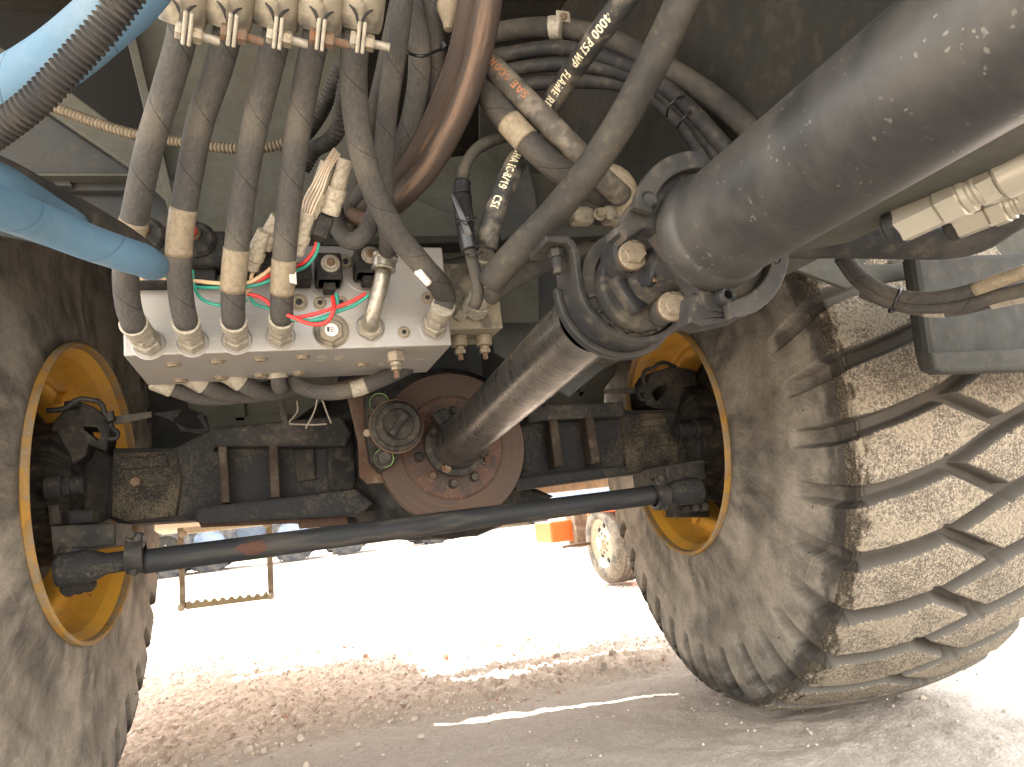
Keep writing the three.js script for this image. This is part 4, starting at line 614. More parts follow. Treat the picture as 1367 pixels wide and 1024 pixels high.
{
  const z = .76; const t = thing('valve_block', 'smaller oil stained steel block right of the large manifold', 'valve block', PZ(640, 445, z));
  const c0 = PZ(600, 440, z), c1 = PZ(672, 440, z), y1 = PZ(600, 352, z).y; part(t, 'block', box(V((c0.x - .03 + c1.x) / 2, (c0.y + y1) / 2, z - .06), [c1.x - c0.x + .03, y1 - c0.y, .12], .003), M.blockDirty);
  for (const x of [612, 645]) { const c = PZ(x, 448, z - .05).setY(c0.y); const p = part(t, 'adjuster', [cyl(c, c.clone().add(V(0, -.02, 0)), .0155), cyl(c.clone().add(V(0, -.02, 0)), c.clone().add(V(0, -.028, 0)), .0085), hex(c.clone().add(V(0, -.026, 0)), c.clone().add(V(0, -.034, 0)), .011)], M.bolt); part(p, 'stem', threads(c.clone().add(V(0, -.034, 0)), c.clone().add(V(0, -.046, 0)), .0055), M.rustyBolt); }
  const f = (x, y, ex, ey, r, z1) => { const a = PZ(x, y, z), b = PZ(ex, ey, z1), d = b.clone().sub(a).normalize(), L = a.distanceTo(b); const p = part(t, 'hose_fitting', [hex(a, a.clone().addScaledVector(d, L * .3), r * 1.1), cyl(a.clone().addScaledVector(d, L * .3), a.clone().addScaledVector(d, L * .45), r * .8), hex(a.clone().addScaledVector(d, L * .45), a.clone().addScaledVector(d, L * .62), r)], M.zinc); part(p, 'ferrule', lathe(a.clone().addScaledVector(d, L * .6), d, creased([[r * .8, 0], [r * 1.02, .003], [r * 1.1, L * .38], [r * .9, L * .4], [0, L * .4]]), 28), M.zinc); };
  f(632, 418, 655, 376, .0195, .83); f(612, 424, 634, 392, .0105, .81);
  { const a = PZ(642, 372, z), b = PZ(650, 322, .84), d = b.clone().sub(a).normalize(); const p = part(t, 'hose_fitting', [lathe(a, d, creased([[.012, 0], [.013, .02], [.02, .028], [.0205, .055], [.019, .06], [0, .06]]), 28), hex(a.clone().addScaledVector(d, -.005), a.clone().addScaledVector(d, .016), .016)], M.zincBright); }
}
// ---------- hoses ----------
function hose(name, label, cat, pts, r, m, o = {}) { const q = o.world ? pts : pd(pts); const t = thing(name, label, cat, q[0], o.group); const h = part(t, 'sleeve', tube(q, r, o), m); return { t, h, q }; }
// a collar sitting on a tube between two fractions of its length
function band(parent, q, f0, f1, r, m, name = 'tape_band', o = {}) { const c = new THREE.CatmullRomCurve3(q, false, 'centripetal'); const n = 6, pp = []; for (let i = 0; i <= n; i++) pp.push(c.getPointAt(f0 + (f1 - f0) * i / n)); return part(parent, name, tube(pp, r, { n: 10, ...o }), m); }
const end = (x, y, dz) => { const p = PZ(x, y, BZ + dz); const d = -p.clone().sub(CAM).dot(V(0, 0, 1).applyQuaternion(camera.quaternion)); return [x, y, d]; };
{
  const G = 'sleeved hoses rising from the manifold to the clamps';
  const rows = [
    ['first grey sleeved hose from the left rising from manifold behind the blue hose', [end(180, 436, .07), [172, 412, .965], [168, 375, .945], [170, 340, .93], [181, 283, .905], [200, 195, .87], [224, 115, .84], [243, 45, .82], [250, -40, .8]], .53, .66],
    ['second grey sleeved hose from the left with a wide shiny tape band', [end(249, 433, .07), [243, 405, .985], [239, 360, .965], [240, 315, .95], [252, 240, .925], [268, 160, .89], [290, 95, .86], [304, 40, .84], [311, -40, .82]], .29, .43],
    ['third grey sleeved hose from the left with brown tape near its foot', [end(312, 431, .07), [311, 405, 1.005], [312, 370, .985], [316, 330, .97], [326, 250, .94], [341, 165, .9], [357, 100, .87], [370, 40, .85], [374, -40, .83]], .17, .28],
    ['fourth grey sleeved hose from the left beside the cream connectors', [end(376, 427, .07), [376, 405, 1.03], [378, 370, 1.01], [382, 310, .985], [392, 215, .94], [405, 130, .9], [417, 70, .87], [426, 30, .85], [430, -40, .83]], .14, .26],
  ];
  rows.forEach(([l, p, f0, f1], i) => {
    const { t, q } = hose('hydraulic_hose', l, 'hose', p, .0163, M.hose, { group: G });
    const fr = [[.22, .34], [.22, .36], [.12, .25], [.1, .21]][i]; band(t, q, fr[0], fr[1], .0171, M.band, 'tape_band');
    if (i === 3) { const a = new THREE.CatmullRomCurve3(q, false, 'centripetal').getPointAt(.16); part(t, 'paper_tag', box(a.clone().addScaledVector(V(.75, 0, .66), .0165), [.012, .034, .002], .0008, [0, .75, 0]), M.label); }
  });
}
// clamps along the top edge, one round each hose
{
  const S = [[244, 14, .815, 250, 44], [305, 18, .83, 310, 46], [369, 20, .845, 371, 50], [428, 24, .85, 428, 52], [481, 22, .86, 482, 56]];
  const where = ['leftmost clamp, round the first hose from the left', 'second clamp from the left with a rusty nut', 'middle clamp of the five, over the third hose', 'fourth clamp from the left, over the fourth hose', 'rightmost clamp of the five, by the crossing hose'];
  S.forEach(([x, y, d, bx, by], i) => {
    const c = P(x, y, d), up = P(x + 6, y - 60, d - .02).sub(c).normalize(); const t = thing('hose_clamp', 'dusty pale ' + where[i], 'hose clamp', c, 'clamps along the top edge');
    // saddle: two padded half shells that meet above the bolt tongue
    part(t, 'pad', lathe(c.clone().addScaledVector(up, -.016), up, creased([[.0165, 0], [.024, .001], [.0262, .006], [.0275, .016], [.0275, .06], [.0165, .06]]), 36), M.blockDirty, 'dusty clamp shell');
    const toC = CAM.clone().sub(c).normalize(), right = toC.clone().cross(up).negate().normalize();
    const f = c.clone().addScaledVector(toC, .024).addScaledVector(up, -.012);
    for (const s of [-1, 1]) part(t, 'lip', tube([f.clone().addScaledVector(right, s * .001).addScaledVector(up, .004), f.clone().addScaledVector(right, s * .006).addScaledVector(up, .016).addScaledVector(toC, .001), f.clone().addScaledVector(right, s * .014).addScaledVector(up, .023).addScaledVector(toC, -.004), f.clone().addScaledVector(right, s * .022).addScaledVector(up, .028).addScaledVector(toC, -.016)], .0028, { n: 14, m: 10 }), M.rubber);
    const b = P(bx, by - 6, d - .033); const tong = s => { const g = new RoundedBoxGeometry(.0045, .034, .02, 2, .002); g.applyMatrix4(new THREE.Matrix4().makeBasis(right, up, right.clone().cross(up)).setPosition(b.clone().addScaledVector(right, s))); return boxUV(g); };
    part(t, 'tongue', tong(-.003), M.zinc); part(t, 'tongue', tong(.003), M.zinc);
    const nb = b.clone().addScaledVector(up, -.004), nut = part(t, 'nut', [hex(nb.clone().addScaledVector(right, .005), nb.clone().addScaledVector(right, .0155), .0095)], i === 1 || i === 3 ? M.rustyBolt : M.bolt); part(t, 'bolt', [threads(nb.clone().addScaledVector(right, .012), nb.clone().addScaledVector(right, .034), .0052), hex(nb.clone().addScaledVector(right, -.012), nb.clone().addScaledVector(right, -.005), .0095)], i % 2 ? M.rustyBolt : M.zinc);
  });
}
// crossing hose and the bunch in the middle
{
  const a = hose('hydraulic_hose', 'grey sleeved hose sweeping from the fifth clamp to the manifold right end', 'hose', [end(590, 412, .075), [594, 398, 1.13], [590, 386, 1.11], [562, 352, 1.07], [530, 313, 1.03], [503, 262, .99], [484, 205, .95], [473, 130, .91], [473, 70, .88], [482, 10, .86], [488, -40, .85]], .0172, M.hose);
  band(a.t, a.q, .035, .155, .0178, M.hoseDark, 'worn_band'); { const c = new THREE.CatmullRomCurve3(a.q, false, 'centripetal'); const p = c.getPointAt(.135), q = c.getPointAt(.19); part(a.t, 'paper_tag', tube([p, p.clone().lerp(q, .5), q].map(v => v.clone().add(dirOf(560, 380).multiplyScalar(-.0125)).add(V(-.009, -.008, 0))), .0062, { n: 5, m: 10 }), M.label); }
  hose('hydraulic_hose', 'grey hose running straight up from the bright bent pipe nut', 'hose', [end(516, 338, .062), [519, 318, 1.07], [514, 285, 1.06], [512, 240, 1.04], [517, 150, 1.0], [530, 60, .96], [541, -30, .93]], .0145, M.hose);
  const b = hose('hydraulic_hose', 'grey hose, left of the two tied together at the top', 'hose', [[540, -30, 1.0], [552, 20, 1.0], [560, 65, 1.01], [559, 110, 1.03], [547, 170, 1.06], [526, 216, 1.1], [490, 252, 1.14], [455, 290, 1.2]], .0165, M.hose);
  hose('hydraulic_hose', 'grey hose, right of the two tied together at the top', 'hose', [[566, -30, 1.03], [577, 20, 1.03], [580, 65, 1.04], [579, 115, 1.06], [566, 170, 1.09], [545, 220, 1.13], [505, 262, 1.17], [470, 300, 1.22]], .0165, M.hose);
  const tie = thing('cable_tie', 'black cable tie round the two grey hoses at the top', 'cable tie', P(565, 68, .99)); part(tie, 'strap', tube([[538, 62, 1.0], [548, 72, .975], [563, 75, .972], [580, 69, 1.0], [596, 62, 1.02], [598, 58, 1.05]].map(p => P(...p)), .0022, { n: 30, m: 8 }), M.tape); part(tie, 'head', box(P(594, 61, 1.005), [.011, .01, .011], .002, [0, .4, .4]), M.tape);
  hose('hydraulic_hose', 'brownish hose half hidden behind the straight grey hose', 'hose', [[541, -20, 1.02], [530, 30, 1.04], [515, 100, 1.07], [500, 165, 1.1], [486, 235, 1.14], [465, 290, 1.18]], .0165, M.hoseDark);
  // brown pair
  hose('brown_hose', 'wide rust brown ribbed hose curving down, outer one', 'hose', [[655, -40, .92], [651, 10, .93], [639, 70, .96], [613, 148, 1.0], [575, 219, 1.05], [541, 258, 1.09], [519, 277, 1.12], [490, 296, 1.2]], .0185, M.brown, { tw: .5 });
  hose('brown_hose', 'wide rust brown ribbed hose curving down, inner darker one', 'hose', [[632, -40, .95], [628, 10, .96], [616, 70, .99], [590, 142, 1.03], [556, 205, 1.08], [526, 243, 1.12], [498, 268, 1.15], [470, 290, 1.2]], .0185, M.brown, { tw: -.3 });
  const g = hose('pipe_end', 'rusty round pipe end tucked behind the crossing hose', 'pipe', [[470, 288, 1.12], [482, 292, 1.1], [495, 296, 1.08]], .013, M.rust);
  hose('hydraulic_hose', 'short grey hose looped into a low bend above the manifold', 'hose', [[505, 268, 1.08], [498, 292, 1.07], [487, 312, 1.06], [473, 322, 1.06], [459, 317, 1.08], [450, 300, 1.1], [448, 282, 1.14]], .0135, M.hose);
  hose('hydraulic_hose', 'fitting wrapped hose end hanging at the very top beside the brown hoses', 'hose', [[606, -40, 1.0], [606, -10, 1.0], [603, 8, 1.0], [599, 20, 1.0]], .0145, M.hoseDark);
  const cn = thing('hose_collar', 'dirty tan pointed collar under the hanging hose end at the top', 'collar', P(600, 20, 1)); part(cn, 'collar', lathe(P(601, 8, 1.0), P(598, 42, .995).sub(P(601, 8, 1.0)).normalize(), creased([[.016, -.01], [.019, .0], [.018, .008], [.009, .026], [.006, .036], [0, .037]]), 24), M.band);
}
// lettered hose
function letterMat(base, ink, list, len, r, k, rot) { // print along the hose; list of [text, start metre, cap height m]
  const W = 2048, H = 256, cv = document.createElement('canvas'); cv.width = W; cv.height = H; const c = cv.getContext('2d'); const circ = 2 * Math.PI * r;
  c.fillStyle = '#000'; c.fillRect(0, 0, W, H); c.fillStyle = '#fff'; for (const [t, s, e, h] of list) { c.save(); c.font = 'bold 100px sans-serif'; const w = c.measureText(t).width; c.translate(s / len * W, H / 2); c.scale((e - s) / len * W / w, h / circ * H / 72); c.textBaseline = 'middle'; c.fillText(t, 0, 4); c.restore(); }
  const im = c.getImageData(0, 0, W, H).data, D = new Uint8Array(W * H * 4);
  for (let j = 0; j < H; j++) for (let i = 0; i < W; i++) { const q = (j * W + i) * 4, u = i / W, v = j / H; const n = fbm(u, v * .25 + .1, 24, 4, k), n2 = fbm(u * 1, v * .12, 160, 2, k + 5), m = im[q] / 255 * smooth(.12, .34, n2) * .95; const b = mix3(base, DUST, .4 * smooth(.4, .75, n)); const o = mix3(b.map(x => x * (.85 + .3 * n2)), ink, m); const Q = (j * W + i) * 4; D[Q] = s8(o[0]); D[Q + 1] = s8(o[1]); D[Q + 2] = s8(o[2]); D[Q + 3] = 255; }
  const t = new THREE.DataTexture(D, W, H, THREE.RGBAFormat); t.colorSpace = THREE.SRGBColorSpace; t.wrapS = t.wrapT = THREE.RepeatWrapping; t.magFilter = THREE.LinearFilter; t.minFilter = THREE.LinearMipmapLinearFilter; t.generateMipmaps = true; t.repeat.set(1 / len, 1 / circ); t.needsUpdate = true; return new THREE.MeshStandardMaterial({ map: t, roughness: .72, bumpMap: SHR.bumpMap, bumpScale: .0004 });
}
{
  const p = [[850, -22, .88], [800, 45, .94], [757, 105, 1.02], [722, 160, 1.06], [694, 206, 1.05], [672, 255, 1.03], [657, 295, 1.02], [649, 330, 1.02]];
  const q = pd(p), c = new THREE.CatmullRomCurve3(q, false, 'centripetal'), L = c.getLength();
  const at = (y) => { let b = 0, bd = 1e9; for (let i = 0; i <= 400; i++) { const v = c.getPointAt(i / 400).clone().project(camera); const yy = (1 - v.y) * 512; if (Math.abs(yy - y) < bd) { bd = Math.abs(yy - y); b = i / 400; } } return b * L; };
  const INK = [.72, .66, .46];
  const m = letterMat([.02, .02, .02], INK, [['4000 PSI WP', at(17), at(81), .0125], ['FLAME RE', at(90), at(141), .0125], ['MSHA IC-8/19', at(200), at(259), .0125], ['CSI', at(268), at(284), .0125]], L, .0158, 701);
  hose('lettered_hose', 'black hose printed with pale lettering crossing to the smaller block', 'hose', p, .0158, m, { tw: .25 });
}
{
  const p = [[830, 262, 1.06], [800, 235, 1.02], [765, 198, 1.0], [730, 162, 1.0], [690, 122, 1.01], [652, 82, 1.02], [628, 48, 1.03]];
  const q = pd(p), L = new THREE.CatmullRomCurve3(q, false, 'centripetal').getLength();
  const m = letterMat([.06, .052, .042], [.3, .12, .05], [['SAE 100R2', L * .6, L * .86, .0115]], L, .017, 731);
  hose('lettered_hose', 'brown dusty hose with faded rust coloured print crossing over the pale lettered one', 'hose', p, .017, m, { tw: .25 });
  const a = hose('hydraulic_hose', 'plain dark grey hose with a muddy tape band under the brown lettered hose', 'hose', [[608, 50, 1.06], [630, 92, 1.05], [660, 138, 1.02], [700, 185, 1.0], [740, 222, 1.0], [775, 246, 1.03], [800, 258, 1.07]], .0185, M.hoseDark); band(a.t, a.q, .47, .58, .0194, M.band, 'muddy_band');
  const b = hose('hydraulic_hose', 'long black hose crossing in front from the top edge to the smaller block', 'hose', [[945, -60, .78], [912, 0, .8], [876, 75, .82], [838, 148, .85], [795, 215, .88], [745, 278, .91], [697, 328, .94], [664, 365, .97], [655, 377, .98]], .0193, M.rubber);
  const s = hose('small_hose', 'thin black hose looping down into taped joint beside the lettered hose', 'hose', [[692, 180, 1.06], [665, 185, 1.05], [638, 197, 1.04], [621, 222, 1.03], [617, 255, 1.02], [621, 300, 1.0], [630, 345, .99], [637, 375, .98], [638, 396, .985], [632, 410, .99]], .0085, M.rubber);
  band(s.t, s.q, .4, .47, .012, M.tape, 'tape_wrap'); band(s.t, s.q, .47, .62, .0135, M.tape, 'tape_wrap'); band(s.t, s.q, .62, .74, .0125, M.tape, 'tape_wrap'); part(s.t, 'loose_tape', [tube([[626, 315, .985], [615, 285, .985], [604, 258, .99]].map(a => P(...a)), s_ => .0065 - .05 * s_, { n: 10, m: 8, flat: .3 })], M.tape);
  for (const [x, y] of [[622, 292], [632, 338]]) part(s.t, 'tie_band', tube([[x - 12, y + 1, .985], [x, y + 3, .972], [x + 13, y - 2, .985]].map(a => P(...a)), .0016, { n: 10, m: 6 }), M.plastic);
  hose('hydraulic_hose', 'black hose slanting behind the smaller block to the right', 'hose', [[655, 395, 1.06], [690, 372, 1.12], [730, 352, 1.18], [790, 330, 1.26]], .014, M.rubber);
}
// arching hoses in the dark middle bay
{
  const G = 'hoses arching together in the dark bay';
  const A = [['topmost and thickest dusty hose arching behind, held by the pale clip', [[620, 60, 1.3], [665, 44, 1.3], [735, 37, 1.29], [800, 48, 1.27], [850, 70, 1.24], [915, 105, 1.2], [985, 158, 1.15], [1040, 215, 1.12]], .0185, M.rubber], ['second hose from the top of the arch', [[625, 85, 1.31], [680, 72, 1.3], [745, 64, 1.28], [800, 74, 1.26], [860, 98, 1.23], [910, 135, 1.19], [960, 188, 1.15], [990, 225, 1.14]], .0135, M.black], ['third hose from the top of the arch', [[640, 105, 1.31], [690, 92, 1.3], [755, 86, 1.28], [815, 94, 1.26], [870, 116, 1.23], [915, 152, 1.2], [950, 195, 1.17], [975, 235, 1.15]], .012, M.black], ['lowest hose of the arch above the small bracket', [[650, 125, 1.32], [700, 114, 1.31], [765, 109, 1.29], [825, 112, 1.27], [875, 134, 1.24], [905, 160, 1.21], [935, 200, 1.19], [960, 240, 1.17]], .0125, M.black]];
  for (const [l, p, r, m] of A) hose('arched_hose', l, 'hose', p, r, m, { group: G });
  const t = thing('pipe_clip', 'pale metal clip holding the topmost arching hose', 'pipe clip', P(747, 36, 1.27)); part(t, 'strap', tube([[734, 38, 1.283], [741, 37, 1.28], [752, 38, 1.275]].map(a => P(...a)), .0205, { n: 6 }), M.zinc); part(t, 'tab', box(P(752, 22, 1.265), [.026, .022, .004], .003), M.zinc); part(t, 'screw', boltHead(P(752, 22, 1.262), CAM.clone().sub(P(752, 22, 1.26)), .005), M.rustyBolt);
  const u = thing('pipe_clip', 'small pale bracket clip under the lowest arching hose', 'pipe clip', P(755, 115, 1.2)); part(u, 'tab', [box(P(756, 108, 1.2), [.022, .03, .006], .004, [0, 0, .3]), box(P(750, 122, 1.2), [.02, .02, .006], .003)], M.zinc); part(u, 'screw', boltHead(P(753, 112, 1.195), NZ, .005), M.bolt);
  const v = thing('cable_tie', 'black cable ties bundling the dark arching hoses', 'cable tie', P(905, 145, 1.17)); part(v, 'strap', tube([[890, 156, 1.2], [893, 142, 1.17], [903, 132, 1.165], [914, 128, 1.18]].map(a => P(...a)), .0022, { m: 8 }), M.tape); part(v, 'strap', tube([[905, 170, 1.19], [910, 160, 1.165], [920, 150, 1.165], [925, 143, 1.18]].map(a => P(...a)), .0022, { m: 8 }), M.tape);
  hose('elbow_hose', 'brown elbow hose bending down behind the shaft flange', 'hose', [[795, 232, 1.16], [812, 231, 1.16], [830, 240, 1.16], [839, 258, 1.17], [834, 280, 1.19], [826, 298, 1.22]], .0165, M.band); hose('elbow_hose', 'grey elbow hose behind the long black hose', 'hose', [[806, 245, 1.2], [797, 262, 1.2], [786, 276, 1.21], [776, 292, 1.22]], .017, M.hoseDark);
  const e = thing('clamp_block', 'dusty twin clamp block under the elbow hoses', 'clamp block', P(800, 290, 1.2)); for (const [x, y] of [[776, 289], [818, 288]]) part(e, 'clamp_half', [box(P(x, y, 1.2), [.042, .03, .03], .01)], M.blockDirty); part(e, 'bolt', boltHead(P(800, 286, 1.17), NZ, .008), M.bolt);
}
// hoses looping under the manifold
{
  const A = [['first hose curling out under the manifold, leftmost', [[229, 517, 1.28], [245, 523, 1.29], [270, 530, 1.31], [300, 530, 1.33], [330, 526, 1.35], [365, 517, 1.38]], .0155], ['second hose curling out under the manifold', [[272, 513, 1.27], [285, 520, 1.28], [305, 526, 1.3], [335, 527, 1.33], [365, 520, 1.36], [385, 510, 1.38]], .0155], ['third hose curling out under the manifold', [[322, 510, 1.27], [335, 518, 1.28], [352, 524, 1.3], [375, 522, 1.33], [395, 513, 1.36]], .0155], ['short hose stub straight under the manifold', [[371, 503, 1.27], [372, 512, 1.27], [374, 518, 1.28], [378, 514, 1.32]], .0135]];
  for (const [l, p, r] of A) { const h = hose('under_hose', l, 'hose', p, r, M.hose, { group: 'hoses under the manifold' }); const d = h.q[1].clone().sub(h.q[0]).normalize(); part(h.t, 'ferrule', lathe(h.q[0].clone().addScaledVector(d, -.035), d, creased([[.014, 0], [.0175, .004], [.018, .036], [.0165, .038]]), 24), M.zinc); }
  const b = hose('under_hose', 'long grey hose sagging under the manifold with a clear tape band', 'hose', [[388, 500, 1.3], [395, 512, 1.3], [412, 520, 1.3], [440, 524, 1.3], [475, 519, 1.31], [510, 506, 1.32], [545, 490, 1.36]], .0145, M.hose); band(b.t, b.q, .5, .62, .0152, M.zinc, 'clear_band');
}
// blue sleeved hoses and conduits
{
  const a = hose('blue_hose', 'thick blue sleeved hose with tan dirt ending in front of the first grey hose', 'hose', [[-60, 252, .5], [0, 277, .545], [60, 300, .6], [120, 324, .65], [170, 341, .69], [190, 347, .715], [198, 352, .74], [204, 354, .79]], .0167, M.blue);
  hose('blue_hose', 'blue hose with black upper side running behind the thick blue hose', 'hose', [[-60, 215, .62], [0, 237, .66], [50, 262, .71], [100, 287, .76], [160, 320, .84], [195, 345, .9]], .019, M.conduit);
  hose('blue_hose', 'blue hose lying along the thick one, just above it', 'hose', [[-50, 222, .57], [0, 240, .6], [28, 256, .63], [60, 276, .68], [100, 300, .74]], .014, M.blueClean);
  hose('blue_hose', 'blue sleeved hose curving across the upper left corner', 'hose', [[215, -60, .5], [176, -8, .51], [138, 28, .52], [76, 79, .53], [0, 124, .54], [-70, 160, .55]], .0205, M.blueClean);
  const c = hose('corrugated_conduit', 'black ribbed conduit lying along the blue hose in the upper left corner', 'conduit', [[205, -60, .44], [180, -20, .445], [140, 35, .45], [95, 85, .455], [45, 137, .46], [0, 172, .465], [-60, 215, .47]], ribbed(.0092, .0042, .0011), M.conduit, { step: .0009, m: 24 });
  hose('corrugated_conduit', 'tan dusty ribbed conduit running behind the four grey hoses', 'conduit', [[62, 140, 1.06], [90, 150, 1.06], [140, 168, 1.06], [190, 182, 1.06], [250, 191, 1.06], [310, 198, 1.06], [360, 196, 1.06], [395, 186, 1.06]], ribbed(.0072, .0058, .001), M.conduitTan, { step: .0012, m: 16 });
  hose('corrugated_conduit', 'dark ribbed conduit rising behind the fourth hose', 'conduit', [[455, 90, 1.02], [440, 125, 1.03], [425, 155, 1.05], [408, 178, 1.07], [380, 200, 1.1]], ribbed(.0105, .0056, .0013), M.conduit, { step: .0012, m: 18 });
  hose('corrugated_conduit', 'dark ribbed conduit bending down to the cream connectors', 'conduit', [[462, 110, 1.0], [455, 150, 1.0], [450, 175, 1.01], [437, 190, 1.03], [420, 200, 1.05], [405, 225, 1.06]], ribbed(.0105, .0056, .0013), M.conduit, { step: .0012, m: 18 });
}
// connectors and wires
{
  const C = [['upper left cream connector tapering down beside the fourth hose', [438, 216], [414, 290]], ['upper right cream connector with a black plug below', [462, 212], [440, 286]], ['cream connector just right of the fourth hose', [412, 282], [393, 338]], ['cream connector between the third and fourth hoses, upper', [372, 288], [352, 330]], ['cream connector against the third hose, lower', [354, 308], [332, 358]]];
  for (const [l, a, b] of C) {
    const A = P(a[0], a[1], 1.0), B = P(b[0], b[1], 1.02), d = B.clone().sub(A).normalize(), L = A.distanceTo(B); const t = thing('wire_connector', l, 'connector', A, 'cream wire connectors');
    part(t, 'housing', lathe(A, d, creased([[0, 0], [.0105, .001], [.0118, L * .48], [.0105, L * .52]]), 24), M.cream); part(t, 'collar', lathe(A.clone().addScaledVector(d, L * .5), d, creased([[.011, 0], [.0145, .003], [.0148, L * .22], [.0132, L * .26], [.0135, L * .47], [.012, L * .5], [0, L * .5]]), 24), M.cream);
    if (l.includes('black plug')) part(t, 'black_plug', [box(P(431, 304, 1.02), [.022, .036, .02], .003, [0, 0, -.35]), box(P(424, 318, 1.03), [.018, .012, .018], .003, [0, 0, -.35])], M.coil);
  }
  const sp = thing('plug_shell', 'dark grey plug shell between the third and fourth hoses', 'plug', P(360, 345, 1.05)); part(sp, 'shell', [box(P(362, 335, 1.06), [.034, .05, .03], .004, [0, 0, -.5]), box(P(352, 352, 1.06), [.026, .02, .024], .003, [0, 0, -.5])], M.coil);
  const W = (l, m, p, r = .0022) => { const q = pd(p); const o = new THREE.Mesh(tube(q, r, { m: 8, step: .006 }).translate(-q[0].x, -q[0].y, -q[0].z), m); o.position.copy(q[0]); o.name = numbered('wire'); o.castShadow = o.receiveShadow = true; tag(o, l, 'wire', 'thin coloured wires on the manifold'); scene.add(o); };
  for (let i = 0; i < 5; i++) W('pale beige wire in the bunch feeding the upper left cream connector, strand ' + ['one', 'two', 'three', 'four', 'five'][i], M.whiteWire, [[446 + i * 2, 198 + i * 2, 1.0], [432 + i * 2.2, 220 + i * 1.5, .985 - .003 * (i % 2)], [417 + i * 3.4, 246 + i * 2, .983], [406 + i * 3.6, 266 + i * 2.5, .988 + .003 * (i % 3)], [402 + i * 2.4, 290 + i * 2, 1.0]], .00125);
  for (let i = 0; i < 2; i++) W('pale beige wire running from behind the fourth hose to the lower cream connectors, ' + ['outer', 'inner'][i], M.whiteWire, [[398, 262 + i * 6, 1.03], [378, 285 + i * 4, 1.03], [365, 300 + i * 4, 1.03], [356, 315 + i * 3, 1.03]], .0018);
  W('tan wire running level behind the first two hoses', M.tan, [[180, 372, .99], [215, 371, .99], [250, 374, 1.0], [290, 378, 1.0], [330, 378, 1.01], [352, 366, 1.02], [362, 358, 1.02]], .003);
  W('green wire running level beside the tan wire', M.green, [[190, 366, .99], [225, 370, .99], [255, 382, 1.0], [290, 384, 1.0], [335, 382, 1.01], [370, 372, 1.02]], .0026);
  W('green wire hanging in a loop behind the second hose', M.green, [[257, 360, 1.0], [259, 382, 1.0], [268, 398, 1.0], [285, 406, 1.0], [310, 408, 1.01], [330, 400, 1.02]], .0024);
  W('red wire from the plug shell to under the big round cartridge', M.red, [[330, 392, 1.02], [350, 398, 1.03], [368, 412, 1.03], [392, 424, 1.03], [418, 433, 1.03], [436, 430, 1.03], [445, 415, 1.03], [444, 396, 1.05]], .003);
  W('red wire stretching from the right coil to the fourth hose', M.red, [[488, 392, 1.06], [470, 402, 1.05], [440, 413, 1.04], [412, 421, 1.04], [392, 424, 1.04], [372, 418, 1.04]], .0028);
  W('green wire beside the red wire from the right coil', M.green, [[492, 394, 1.06], [474, 407, 1.055], [445, 418, 1.045], [420, 427, 1.04], [398, 428, 1.04], [370, 420, 1.04]], .0026);
  W('green wire dropping from the left coil', M.green, [[449, 392, 1.05], [450, 410, 1.045], [440, 422, 1.04], [420, 428, 1.04], [395, 426, 1.04]], .0026);
  W('red wire leaving the black plug', M.red, [[423, 321, 1.03], [418, 336, 1.03], [406, 350, 1.03], [390, 358, 1.04]], .0026); W('green wire leaving the black plug', M.green, [[426, 321, 1.03], [422, 338, 1.03], [410, 354, 1.03], [392, 363, 1.04]], .0026); 
  W('green wire arching low from the plug shell to the fourth hose', M.green, [[332, 390, 1.02], [338, 404, 1.03], [352, 410, 1.04], [375, 414, 1.04]], .0024); W('tan wire curling from the plug shell', M.tan, [[345, 352, 1.03], [336, 368, 1.02], [334, 384, 1.02], [328, 392, 1.02]], .0026); W('red wire leaving the plug shell toward the fourth hose', M.red, [[330, 384, 1.02], [348, 374, 1.02], [366, 364, 1.03], [382, 358, 1.04]], .0026); W('tan wire slanting up beside the red one', M.tan, [[338, 382, 1.03], [352, 370, 1.03], [364, 356, 1.04], [378, 350, 1.05]], .0024);
}
// thin straps hanging behind the manifold
{ const t = thing('wire_bundle', 'thin black wires and a grey strap hanging behind the axle', 'wires', P(400, 530, 1.6)); part(t, 'strap', tube([[373, 520, 1.62], [376, 540, 1.62], [382, 568, 1.62]].map(a => P(...a)), .007, { flat: .5 }), M.hoseDark); for (const p of [[[396, 535], [397, 548], [385, 565]], [[424, 530], [420, 548], [408, 572]], [[428, 528], [436, 550], [442, 565]], [[385, 566], [420, 567], [436, 566]]]) part(t, 'wire', tube(p.map(([x, y]) => P(x, y, 1.66)), .0022, { m: 6 }), M.zinc); }
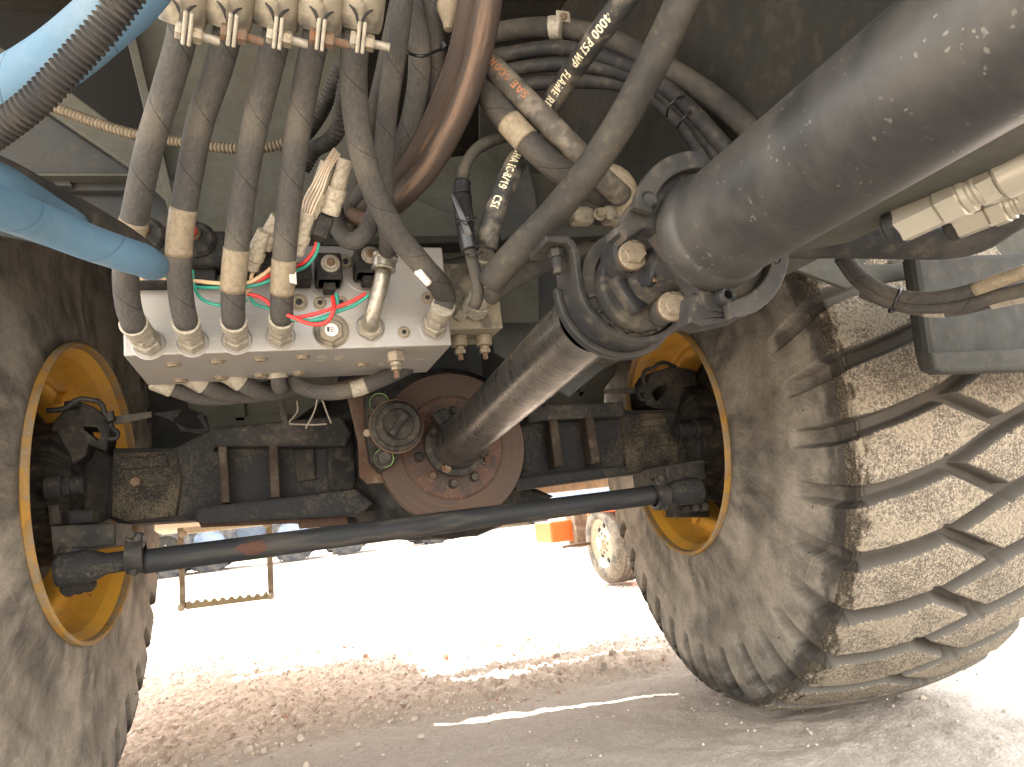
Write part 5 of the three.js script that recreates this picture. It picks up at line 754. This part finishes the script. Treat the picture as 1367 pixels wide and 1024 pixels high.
// right side: pressed pipe, couplings, small hoses
{
  hose('pressure_pipe', 'glossy black steel pipe running level behind the shaft to the right edge', 'pipe', [[1000, 322, 1.03], [1060, 324, 1.02], [1130, 324, 1.01], [1210, 325, 1.0], [1270, 324, .99], [1310, 314, .98], [1345, 292, .965], [1400, 262, .95], [1640, 120, .88]], .0222, M.black, { m: 36 });
  const K = (l, a, b, da, db, r, sc) => {
    const A = P(...a, da), B = P(...b, db), d = B.clone().sub(A).normalize(), L = A.distanceTo(B), q = f => A.clone().addScaledVector(d, L * f); const t = thing('pipe_coupling', l, 'coupling', A, 'cream plated couplings at the right');
    part(t, 'tip', lathe(q(-.04), d, creased([[r * .8, 0], [r * .98, .004], [r * 1.02, L * .1], [r * .9, L * .11]]), 28), M.black); part(t, 'long_hex', hex(q(0.05), q(.36), r * 1.06), M.fitting); part(t, 'nut', hex(q(.36), q(.52), r * 1.2), M.fitting); part(t, 'ring', lathe(q(.52), d, creased([[r, 0], [r * 1.05, .002], [r * 1.05, L * .05], [r * .9, L * .06], [r * .9, L * .08], [r * 1.0, L * .1], [r * 1.05, L * .2]]), 32), M.fitting); part(t, 'swivel', [hex(q(.64), q(.76), r * 1.18), lathe(q(.76), d, creased([[r * 1.1, 0], [r * 1.2, .003], [r * 1.25, L * .26], [r * 1.05, L * .28], [0, L * .28]]), 32)], M.fitting); return t;
  };
  K('upper long cream hex coupling at the right edge', [1192, 305], [1385, 212], .9, .78, .0235); K('lower short cream coupling partly behind the upper one', [1268, 302], [1420, 242], .93, .84, .0205);
  const h1 = hose('hydraulic_hose', 'rusty capped hose entering the upper coupling at the edge', 'hose', [[1350, 232, .8], [1375, 220, .785], [1410, 203, .76], [1560, 130, .68], [1700, 40, .62]], .019, M.rust); hose('hydraulic_hose', 'dark hose leaving the lower short cream coupling at the right edge', 'hose', [[1400, 250, .852], [1430, 238, .835], [1560, 185, .77], [1720, 90, .7]], .016, M.hoseDark);
  const G = 'small hoses sagging at the right edge';
  const b1 = hose('small_hose', 'upper small hose sagging past the olive bracket box', 'hose', [[1128, 340, 1.2], [1150, 368, 1.17], [1185, 390, 1.14], [1230, 398, 1.1], [1280, 392, 1.06], [1330, 376, 1.02], [1400, 350, .97], [1600, 260, .88]], .0098, M.hose, { group: G }); band(b1.t, b1.q, .47, .62, .0104, M.band, 'dirty_band');
  const b2 = hose('small_hose', 'middle small hose sagging past the olive bracket box', 'hose', [[1122, 345, 1.21], [1146, 376, 1.18], [1185, 400, 1.15], [1235, 410, 1.11], [1290, 405, 1.07], [1340, 393, 1.03], [1400, 378, .98], [1600, 310, .9]], .0105, M.hose, { group: G });
  const b3 = hose('small_hose', 'lowest small hose ending in a brass fitting', 'hose', [[1150, 392, 1.19], [1200, 410, 1.15], [1250, 417, 1.13], [1290, 413, 1.1], [1325, 404, 1.07]], .0078, M.hose, { group: G }); band(b3.t, b3.q, .5, .66, .0084, M.zinc, 'pale_band'); part(b3.t, 'ferrule', [cyl(P(1322, 405, 1.07), P(1350, 399, 1.05), .0095), hex(P(1350, 399, 1.05), P(1372, 395, 1.035), .0105), cyl(P(1372, 395, 1.035), P(1600, 345, .95), .007)], M.zinc);
  const t = thing('cable_tie', 'black cable tie round the small hoses above the tyre', 'cable tie', P(1195, 402, 1.12)); part(t, 'strap', tube([[1203, 384, 1.13], [1200, 392, 1.115], [1194, 406, 1.12], [1190, 414, 1.14]].map(a => P(...a)), .0024, { m: 8 }), M.tape); part(t, 'head', box(P(1190, 415, 1.125), [.008, .007, .008], .0015), M.tape);
}
renderer.render(scene, camera);
